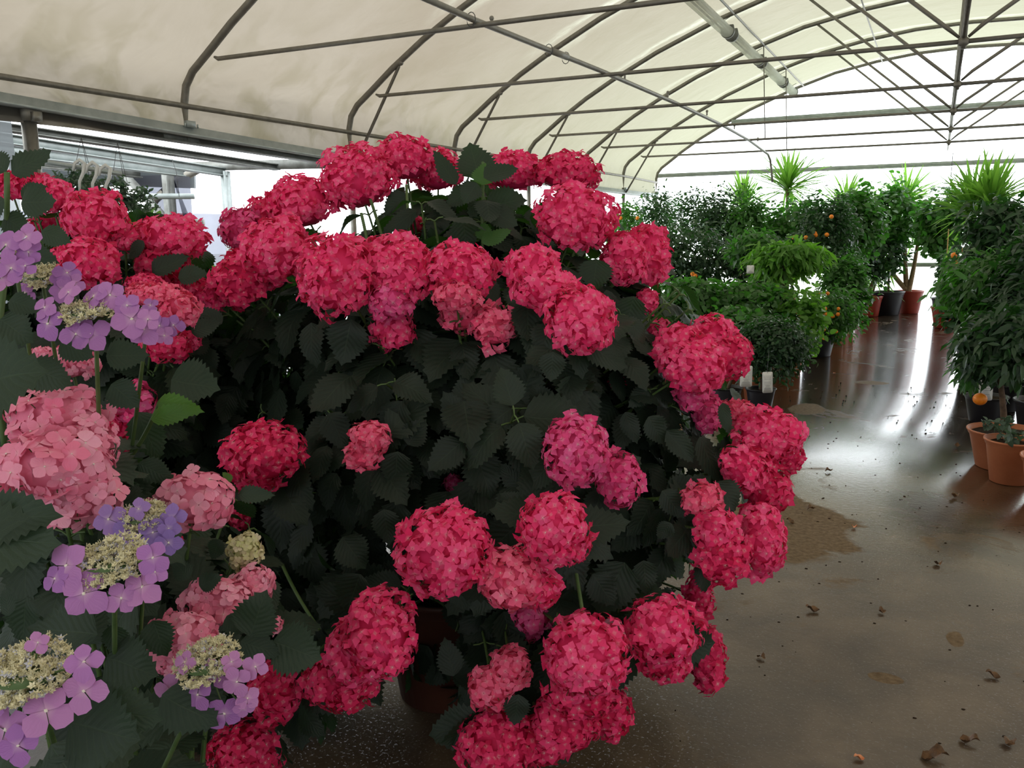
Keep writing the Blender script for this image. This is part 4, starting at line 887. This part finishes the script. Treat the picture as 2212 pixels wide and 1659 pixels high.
def yucca(label, Y, base, heads, pot, group='yuccas by the end wall', n=70, L_=.55, stems_=True, w_=1., fan=1.15):
    b = np.array([base[0], Y, 0.]); t = thing('potted_yucca', label, 'yucca', group, b); Lc = tuple(b)
    ph = pot_parts(t, b, pot[0], pot[1], M[pot[2]], Lc)
    for (x, y) in heads:
        c = onY(x, y, Y+rng.uniform(-.1, .1)); fol = MB()
        a = rng.random(n)*6.28; el = np.arccos(rng.uniform(math.cos(fan), 1, n)); el = np.where(rng.random(n) < .16, el+.9, el)
        d = np.stack([np.cos(a)*np.sin(el), np.sin(a)*np.sin(el), np.cos(el)], -1)
        N = unit(np.stack([-np.cos(a)*np.cos(el), -np.sin(a)*np.cos(el), np.sin(el)], -1)+rng.normal(size=(n, 3))*.2)
        P = c-np.array([0, 0, .12])+d*.02+rng.normal(size=(n, 3))*[.01, .01, .05]
        R = frames(N, np.zeros(n), d)*(L_*1.2*rng.uniform(.65, 1.1, n))[:, None, None]; R = R*np.array([w_*1.15, 1, 1])[None, None, :]
        k = rng.integers(0, 3, n)
        for j in range(3): m = k == j; fol.batch(SWORD[j], R[m], P[m], None)
        part(fol, 'leaf_rosette', M['leaf_sword'], t, Lc)
        m = MB(); b0 = b+[rng.normal()*.04, rng.normal()*.04, ph-.03]; mid = (b0+c)/2+np.array([(c-b0)[0]*.22, 0, -.1]); m.tube(bez(b0, mid, c-np.array([0, 0, .1]), 10), np.linspace(.05, .028, 10), 9)
        part(m, 'trunk', M['bamboo'] if False else M['trunkpale'], t, Lc)
    return t
M['trunkpale'] = simple('pale_bark', (.16, .11, .06), (.30, .22, .13), 25, .8, 0, .2, .4, 40)

# --- back row by the end wall
yucca('tall yucca with three stout trunks in a red pot beside the big black pot', 17.65, (-.38, 17.65), [(1955, 425), (1985, 500), (1900, 520)], (.24, .42, 'redpot'), n=80, L_=.62)
yucca('tall fan-headed yucca standing highest over the left plant block', 16.6, (-2.45, 16.6), [(1702, 395)], (.2, .36, 'redpot'), n=90, L_=.68)
yucca('yucca with upright pale leaves left of the fan-headed yucca', 16.9, (-3.3, 16.9), [(1605, 430)], (.2, .36, 'redpot'), n=70, L_=.55)
yucca('yucca with one tall spear leaf at the end of the left plant block', 17.0, (-1.45, 17.0), [(1828, 435)], (.2, .36, 'redpot'), n=60, L_=.60)
yucca('broad bright green yucca towering over the right plant block', 13.2, (.75, 13.2), [(2140, 425), (2105, 440)], (.22, .38, 'blackpot'), n=110, L_=.58)
yucca('low narrow-leaved yucca in a red pot left of the big black pot', 17.4, (-1.12, 17.4), [(1862, 580), (1890, 590)], (.21, .38, 'redpot'), n=80, L_=.55)
tree('potted_ficus', 'slender leafy tree in the big black pot at the far end of the walkway', 'potted tree', 17.2, 1925, 475, 52, 62, 'leaf_mid', 'B', .12, 1500, (.27, .43, 'blackpot'), base=(-.72, 17.25), tips=[(1905, 402), (1935, 398), (1950, 420)], clumps=34)
tree('potted_ficus', 'low bushy growth with hanging twigs around the black pot trunk', 'potted tree', 16.7, 1905, 555, 44, 40, 'leaf_dark', 'B', .10, 700, (.2, .36, 'redpot'), base=(-1.0, 16.9), clumps=26)
tree('climbing_plant', 'climber on a bamboo cane in a terracotta pot at the far right of the walkway', 'climbing plant', 15.3, 2045, 600, 18, 52, 'leaf_dark', 'B', .09, 600, (.22, .34, 'redpot'), base=(.22, 15.3), clumps=30)
m = MB(); m.tube([(.18, 15.25, .3), (.17, 15.25, 1.55)], .009, 6); tag(m.build('bamboo_cane', M['bamboo'], loc=(.18, 15.25, .3)), 'thin bamboo cane standing in the far climber pot', 'cane')
tree('potted_ficus', 'leafy tree with a leaning crown behind the far climber', 'potted tree', 16.4, 2040, 480, 46, 62, 'leaf_mid', 'B', .12, 1300, (.2, .38, 'blackpot'), base=(.2, 16.6), tips=[(2018, 400), (2050, 395), (2062, 412)], clumps=30)
# --- left block, far to near
G1 = 'citrus trees of the left plant block'
tree('citrus_tree', 'dark round citrus standing farthest into the corner below the gutter', 'citrus tree', 15.6, 1415, 480, 52, 54, 'leaf_dark', 'S', .085, 1700, (.2, .35, 'terracotta'), group=G1, tips=[(1395, 415), (1440, 412), (1372, 430)], fruits=[(1340, 472), (1374, 472)])
tree('citrus_tree', 'orange-dotted citrus tucked against the left film wall', 'citrus tree', 14.0, 1350, 500, 34, 50, 'leaf_mid', 'S', .09, 900, (.2, .35, 'terracotta'), group=G1, fruits=[(1341, 471), (1377, 471), (1370, 510)])
tree('citrus_tree', 'broad dark citrus with curled top shoots below the end wall bar', 'citrus tree', 14.6, 1535, 475, 68, 58, 'leaf_dark', 'S', .085, 2600, (.2, .35, 'terracotta'), group=G1, tips=[(1475, 415), (1490, 408), (1520, 405), (1550, 415), (1505, 400)])
tree('citrus_tree', 'bright upper-leaved tree under the fan-headed yucca', 'citrus tree', 15.0, 1715, 490, 62, 60, 'leaf_mid', 'B', .105, 1900, (.2, .35, 'terracotta'), group=G1, tips=[(1670, 430), (1700, 428), (1730, 425)])
tree('citrus_tree', 'slim tree with reddish upright tip shoots beside the broad dark citrus', 'citrus tree', 14.2, 1608, 490, 34, 62, 'leaf_mid', 'S', .10, 1200, (.2, .35, 'terracotta'), group=G1, tips=[(1604, 395), (1595, 410), (1618, 400), (1612, 430)])
tree('citrus_tree', 'dark citrus with small oranges at the walkway end of the left block', 'citrus tree', 13.2, 1785, 520, 62, 74, 'leaf_dark', 'S', .085, 3000, (.2, .36, 'terracotta'), base=(-1.32, 13.2), group=G1, fruits=[(1715, 513), (1741, 513), (1760, 504), (1762, 508), (1786, 507), (1796, 468), (1729, 525), (1752, 570), (1812, 640)], tips=[(1765, 425), (1810, 430), (1840, 440)])
tree('citrus_tree', 'light leafy tree arching over the walkway end of the left block', 'citrus tree', 15.2, 1850, 480, 46, 62, 'leaf_mid', 'B', .11, 1500, (.2, .36, 'terracotta'), base=(-1.35, 15.3), group=G1, tips=[(1880, 440), (1860, 430)])
tree('citrus_tree', 'dense dark shrub in the middle of the left block', 'citrus tree', 12.0, 1480, 560, 90, 62, 'leaf_dark', 'S', .085, 3000, (.2, .35, 'terracotta'), group=G1, fruits=[(1496, 592), (1502, 596)])
tree('citrus_tree', 'shadowed citrus filling the gap behind the drooping longleaf shrub', 'citrus tree', 12.2, 1640, 565, 72, 56, 'leaf_dark', 'S', .085, 2400, (.2, .35, 'terracotta'), group=G1)
tree('citrus_tree', 'mid green tree with a wide crown behind the kumquat bush', 'citrus tree', 12.6, 1820, 605, 40, 54, 'leaf_mid', 'S', .085, 1500, (.2, .36, 'terracotta'), base=(-1.25, 13.9), group=G1)
tree('longleaf_shrub', 'lime green shrub with long drooping leaves in the left block', 'shrub', 10.6, 1700, 560, 66, 34, 'leaf_lime', 'L', .15, 800, (.2, .35, 'terracotta'), tips=[(1690, 530), (1640, 520)], clumps=30, droop=.7)
tree('longleaf_shrub', 'yellow green fine twiggy shrub left of the drooping longleaf shrub', 'shrub', 11.0, 1630, 540, 46, 34, 'leaf_mid', 'L', .12, 700, (.2, .35, 'terracotta'), clumps=24)
G2 = 'bushy citrus of the front left rows'
tree('citrus_bush', 'bushy light green citrus just beyond the crimson shrub', 'citrus bush', 9.6, 1490, 660, 88, 46, 'leaf_mid', 'B', .085, 2100, (.17, .28, 'terracotta'), group=G2, clumps=34)
tree('citrus_bush', 'light green citrus below the white card in the left block', 'citrus bush', 9.9, 1625, 665, 80, 46, 'leaf_mid', 'B', .085, 1900, (.17, .28, 'terracotta'), group=G2, clumps=34)
tree('citrus_bush', 'lime-topped citrus in a terracotta pot by the walkway edge', 'citrus bush', 9.9, 1722, 690, 46, 60, 'leaf_lime', 'B', .085, 1100, (.20, .31, 'terracotta'), base=(-1.42, 10.0), group=G2, clumps=30)
tree('citrus_bush', 'shaded citrus low behind the two upper right flower heads', 'citrus bush', 8.6, 1420, 740, 80, 56, 'leaf_dark', 'B', .085, 1600, (.17, .28, 'terracotta'), group=G2)
tree('citrus_bush', 'glossy mid green citrus crowding behind the round standard', 'citrus bush', 8.8, 1590, 730, 66, 50, 'leaf_mid', 'B', .08, 1700, (.17, .28, 'terracotta'), group=G2)
tree('olive_standard', 'round small-leaved dark standard tree in a black pot by the walkway', 'potted tree', 7.65, 1668, 752, 66, 56, 'leaf_dark', 'S', .055, 3600, (.125, .22, 'blackpot'), base=(-1.31, 7.68), band=False, clumps=60, dr=0)
tree('olive_standard', 'small-leaved standard with a thin stem in the black pot behind the flower heads', 'potted tree', 7.75, 1600, 750, 40, 46, 'leaf_dark', 'S', .055, 1200, (.135, .2, 'blackpot'), base=(-1.62, 7.75), band=False, clumps=30)
tree('kumquat_bush', 'kumquat bush full of small orange fruits in a black pot', 'citrus bush', 11.35, 1800, 680, 46, 52, 'leaf_mid', 'S', .075, 1500, (.22, .32, 'blackpot'), base=(-1.27, 11.45), band=False, clumps=34,
     fruits=[(1767, 633), (1788, 634), (1770, 657), (1758, 665), (1782, 667), (1770, 680), (1777, 677), (1785, 679), (1770, 686), (1768, 698), (1811, 667), (1810, 679), (1799, 683), (1780, 712), (1806, 716), (1775, 725), (1781, 731), (1757, 690), (1745, 650)], group=None)
tree('citrus_bush', 'leafy citrus in a terracotta pot beyond the kumquat bush', 'citrus bush', 12.6, 1830, 660, 42, 40, 'leaf_mid', 'B', .09, 900, (.17, .30, 'terracotta'), base=(-1.2, 12.75), group=G2)
# loose pots standing among them
G3 = 'pots among the left rows'
def lone_pot(label, x, y, r, h, mat, group=G3, band=True):
    t = thing('plant_pot', label, 'plant pot', group, (x, y, 0)); pot_parts(t, (x, y, 0), r, h, M[mat], (x, y, 0), band=band); return t
lone_pot('terracotta pot showing its rim behind the front black pot', -1.42, 8.15, .15, .30, 'terracotta')
lone_pot('larger terracotta pot behind the tagged stems', -1.75, 8.25, .17, .33, 'terracotta')
lone_pot('terracotta pot in shade between the tagged stems and the crimson shrub', -2.1, 7.9, .17, .30, 'terracotta')
lone_pot('terracotta pot beyond the kumquat pot at the walkway edge', -1.22, 13.6, .16, .32, 'terracotta')
lone_pot('small terracotta pot at the far end of the left rows', -1.18, 14.5, .15, .30, 'terracotta')
lone_pot('black pot half hidden behind the terracotta pots of the left rows', -1.35, 13.15, .15, .32, 'blackpot', band=False)

# --- right block
G4 = 'tall plants of the right block'
tree('tall_shrub', 'tall dark shrub with drooping leaves in the rimmed pot beside the walkway', 'shrub', 6.45, 2165, 740, 72, 62, 'leaf_dark', 'L', .12, 1150, (.22, .26, 'terracotta'), base=(.50, 6.5), group=G4, clumps=34, droop=.6)
tree('tall_shrub', 'dense mid green shrub with narrow leaves above the hanging orange', 'shrub', 7.4, 2155, 620, 90, 62, 'leaf_mid', 'L', .11, 1300, (.18, .3, 'blackpot'), base=(.8, 7.5), group=G4, clumps=34)
tree('tall_shrub', 'dark feathery crown below the broad bright yucca', 'shrub', 8.3, 2165, 505, 78, 58, 'leaf_dark', 'L', .12, 1300, (.18, .3, 'blackpot'), base=(.95, 8.3), group=G4, clumps=40)
tree('tall_shrub', 'lime-tipped shrub with oranges at the edge of the right block', 'shrub', 9.6, 2100, 590, 46, 48, 'leaf_mid', 'L', .12, 900, (.18, .3, 'blackpot'), base=(.55, 9.4), group=G4, fruits=[(2061, 552), (2081, 543), (2066, 570), (2120, 580), (2132, 576), (2094, 562)])
tree('tall_shrub', 'leafy shrub with many stems behind the climber on the right', 'shrub', 11.0, 2120, 670, 62, 62, 'leaf_dark', 'B', .10, 1400, (.18, .3, 'blackpot'), base=(.85, 11.0), group=G4)
tree('tall_shrub', 'dark shrub closing the right edge at mid height', 'shrub', 6.9, 2235, 640, 62, 130, 'leaf_dark', 'L', .10, 3000, (.18, .3, 'blackpot'), base=(1.15, 6.9), group=G4, clumps=40)
tree('tall_shrub', 'dark shrub deep in the right block behind the drooping leaves', 'shrub', 8.9, 2190, 780, 50, 60, 'leaf_dark', 'B', .10, 1300, (.18, .3, 'blackpot'), base=(1.1, 9.0), group=G4)
tree('potted_laurel', 'low laurel with pointed leaves in the black pot by the right walkway edge', 'potted plant', 7.9, 2105, 800, 34, 24, 'leaf_mid', 'L', .12, 110, (.16, .22, 'blackpot'), base=(.46, 8.0), band=False, clumps=10)
lone_pot('black pot standing behind the laurel pot', .62, 8.55, .15, .24, 'blackpot', 'pots of the right block', False)
lone_pot('tall black pot half under the drooping leaves farther along the right edge', .42, 9.9, .16, .40, 'blackpot', 'pots of the right block', False)
def weed_pot(label, x, y, r, h, px, n):
    t = thing('weedy_pot', label, 'plant pot', 'rimmed terracotta pots on the right', (x, y, 0)); L = (x, y, 0); pot_parts(t, L, r, h, M['terracotta'], L)
    m = MB()
    for j in range(n):
        a = rng.random()*6.28; b0 = np.array([x+math.cos(a)*r*.3, y+math.sin(a)*r*.3, h*.9]); e = b0+np.array([math.cos(a)*.14, math.sin(a)*.14, rng.uniform(.05, .16)]); P = bez(b0, (b0+e)/2+[0, 0, .08], e, 6); m.tube(P, .0022, 4)
        for q in P[1:]:
            for _ in range(3): d = unit(rng.normal(size=3)+[0, 0, .1]); leaf_on(m, q+d, q, unit([0, 0, 1.]+rng.normal(size=3)*.4), .045*rng.uniform(.6, 1.2), BLEAF[rng.integers(3)], rng.random())
    if n: part(m, 'weeds', M['leaf_grey'], t, L)
weed_pot('rimmed terracotta pot with sprawling weeds, in front of the trunked pot on the right', .52, 6.13, .155, .28, 0, 9)
weed_pot('rimmed terracotta pot cut by the picture edge beside the weedy pot'.replace('cut by the picture edge', 'with bare soil, standing'), .70, 5.70, .165, .29, 0, 0)

# the hanging orange and the card tags
p = onY(2117, 862, 6.6); o_t = thing('hanging_orange', 'single large orange hanging by the right hand tag over the walkway edge'.replace('right hand tag', 'big white tag'), 'orange', None, p)
m = MB(); m.ball(p, (.046, .046, .042), 20, 14, 0, .006); part(m, 'rind', M['orange'], o_t, p)
m = MB(); m.tube(bez(p+[0, 0, .04], p+[.03, .0, .16], p+[.05, .05, .34], 6), .0025, 5); part(m, 'stalk', M['stem'], o_t, p)
def card(label, x, y, d, w, h, tilt, lines=9, group='printed card tags'):
    c = at(x, y, d); k = d/FPX; w *= k; h *= k; t = thing('plant_tag', label, 'tag', group, c)
    X = R2*math.cos(tilt)+U2*math.sin(tilt); Zv = np.array([0, 0, 1.]); Zv = unit(Zv+X*math.tan(tilt)*.2); X = unit(X-Zv*np.dot(X, Zv)); Nn = np.cross(X, Zv)
    rr = w*.13; out = []
    for qx, qz, a0 in ((w/2-rr, h/2-rr, 0), (-w/2+rr, h/2-rr, 90), (-w/2+rr, -h/2+rr, 180), (w/2-rr, -h/2+rr, 270)):
        for a in range(0, 91, 18): out.append((qx+rr*math.cos(math.radians(a0+a)), qz+rr*math.sin(math.radians(a0+a))))
    out = np.array(out); n = len(out); F_ = c+out[:, :1]*X+out[:, 1:]*Zv+Nn*.0012; B_ = c+out[:, :1]*X+out[:, 1:]*Zv-Nn*.0012
    m = MB(); V = np.vstack([F_, B_, c+Nn*.0012, c-Nn*.0012])
    m.add(V, [np.array([(2*n, j, (j+1) % n) for j in range(n)]+[(2*n+1, n+(j+1) % n, n+j) for j in range(n)]), np.array([(j, n+j, n+(j+1) % n, (j+1) % n) for j in range(n)])])
    part(m, 'card', M['paper'], t, c, smooth=False)
    m = MB(); 
    for j in range(lines):
        z = h*.30-j*h*.66/lines; ww = w*rng.uniform(.5, .72)
        if j % 4 == 3: continue
        for s_ in (-1, 1):
            q = c+Zv*z+Nn*.0016*s_; m.add([q-X*ww/2-Zv*h*.009, q+X*ww/2-Zv*h*.009, q+X*ww/2+Zv*h*.009, q-X*ww/2+Zv*h*.009], np.array([[0, 1, 2, 3]]))
    if lines: part(m, 'printed_lines', M['ink'], t, c, smooth=False)
    m = MB(); m.tube([c+Zv*h*.44+Nn*.002, c+Zv*h*.62, c+Zv*h*1.5+X*.01], .0012, 4); part(m, 'tie', M['wire'], t, c)
card('white printed tag hanging from the round standard tree, upright', 1612, 813, 6.9, 26, 46, .04)
card('white printed tag tilted beside the black pot rim, dimmer than the upright one', 1658, 826, 7.1, 22, 46, -.18)
card('big white printed tag hanging over the single large orange', 2130, 835, 6.4, 30, 62, -.06)
card('grey shaded tag inside the drooping leaves on the right', 2172, 775, 6.3, 22, 34, .25, 5)
card('small white card stuck among the middle rows of the left block', 1621, 582, 9.1, 16, 18, 0, 0)

# hanging plants beyond the side bay
def basket(label, c, r, n, sz, lmat, tipsn=10):
    t = thing('hanging_plant', label, 'hanging plant', 'hanging plants in the side bay', c); c = np.asarray(c)
    m = MB(); m.lathe([(0, -.10), (.09, -.10), (.13, .0), (.135, .0), (.125, -.01), (0, -.02)], c-[0, 0, r[2]*.9], 20); part(m, 'basket', M['dirtysteel'], t, c)
    for a in range(3):
        q = c+np.array([math.cos(a*2.1)*.13, math.sin(a*2.1)*.13, -r[2]*.9]); m = MB(); m.tube([q, [c[0], c[1], 2.22]], .002, 4); part(m, 'hanging_wire', M['wire'], t, c)
    f = MB(); crown(f, c, np.array(r), n, sz, SLEAF, 30); 
    for j in range(tipsn):
        d = unit(rng.normal(size=3)+[0, 0, .8]); a = c+d*np.array(r)*.6; b = c+d*np.array(r)*1.7; P = bez(a, (a+b)/2, b+[0, 0, -.03], 12); f.tube(P, .0022, 4)
        for q in P: 
            for _ in range(2): e = unit(rng.normal(size=3)); leaf_on(f, q+e, q, unit([0, 0, 1]+rng.normal(size=3)*.5), sz*.9, SLEAF[0], rng.random())
    part(f, 'foliage', M[lmat], t, c); return t
basket('leafy hanging plant with upright shoots below the white hooks', at(188, 425, 5.3), (.17, .17, .12), 900, .042, 'leaf_grey', 26)
basket('straggly dark hanging plant trailing beside the curved neighbour hoop', at(268, 462, 5.6), (.14, .14, .16), 500, .042, 'leaf_grey', 26)
for (x, y, rx, ry, d, lab) in ((150, 560, 60, 60, 4.6, 'green foliage plant seen between the red heads at the side bay'), (440, 610, 26, 30, 5.5, 'bright green leaves glimpsed behind the crimson shrub in the side bay'), (330, 500, 30, 30, 5.2, 'small green plant behind the red heads under the curved hoop')):
    c = at(x, y, d); k = d/FPX; b = np.array([c[0], c[1], 0]); t = thing('bench_plant', lab, 'potted plant', 'plants of the side bay', b); f = MB(); crown(f, c, np.array([rx*k, rx*k, ry*k]), 700, .055, BLEAF, 24); part(f, 'foliage', M['leaf_lime'], t, b); pot_parts(t, b, .14, .25, M['terracotta'], tuple(b))
    m = MB(); m.tube(bez(b+[0, 0, .2], (b+c)/2, c, 6), .012, 6); part(m, 'trunk', M['woody'], t, b)

# litter on the wet floor
lit = [(1856, 1640, .035, 'coralchip', 'pale orange petal scrap lying alone on the wet floor'), (1706, 1128, .05, 'deadleaf', 'curled dry leaf on the dry concrete patch'), (1790, 1018, .05, 'deadleaf', 'dark leaf scrap at the bright edge of the dry patch'), (2068, 965, .06, 'deadleaf', 'dark folded leaf beside the weedy pot'), (2062, 1073, .06, 'deadleaf', 'brown two-pointed leaf on the glossy floor by the bare pot'),
       (1752, 1100, .05, 'deadleaf', 'thin bent twig leaf across the dry patch'), (1845, 1140, .04, 'coralchip', 'orange dry leaf scrap at the rim of the dry patch'), (1755, 1320, .06, 'deadleaf', 'crumpled dark leaf in the middle of the wet floor'), (2027, 1220, .05, 'deadleaf', 'small dark clod below the bright reflection'), (1905, 1322, .04, 'deadleaf', 'tiny brown leaf right of the crumpled one'),
       (2095, 1604, .06, 'deadleaf', 'ragged brown leaf near the lower edge of the wet floor'), (2180, 1608, .05, 'deadleaf', 'rolled brown leaf close to the lower corner'), (2020, 1640, .08, 'deadleaf', 'wide torn leaf lowest on the wet floor'), (2145, 1462, .05, 'deadleaf', 'reddish leaf pressed flat below the right pots'), (1645, 1422, .04, 'deadleaf', 'small pale crumb beside the lowest right flower head'), (1802, 807, .035, 'coralchip', 'fallen orange kumquat petal on the walkway')]
for x, y, s_, mt, lab in lit:
    p = onF(x, y, .008); m = MB()
    T_ = hleaf_template(int(x), 6, .36, .9, -.3, .12)
    a = rng.random()*6.28; R_ = rotz(a)*s_; m.batch((T_[0], T_[1], T_[2]), R_[None], (p-R_ @ np.array([0, .5, 0]))[None]); tag(m.build('fallen_leaf' if mt == 'deadleaf' else 'petal_scrap', M[mt], loc=p), lab, 'fallen leaf' if mt == 'deadleaf' else 'petal')
m = MB(); n = 420; 
xs = rng.uniform(-1.3, 1.2, n); ys = rng.uniform(2.2, 9.5, n)
for a, b in zip(xs, ys):
    r = rng.uniform(.0015, .005); m.ball((a, b, r*.4), (r*rng.uniform(.8, 2.2), r*rng.uniform(.6, 1.5), r*.6), 5, 3, 0, .3)
tag(m.build('floor_crumbs', M['soil']), 'scattered crumbs of potting soil over the wet walkway', 'crumbs', None, 'stuff')
# red flower head labels: colour where a head differs from the rest of its shrub
for o, x, y, c in HEADS:
    w_ = {'magenta': 'magenta flower head', 'coral': 'salmon red flower head', 'deepred': 'deep red flower head', 'palegreen': 'small pale green young flower head'}.get(c)
    if w_: o['label'] = w_
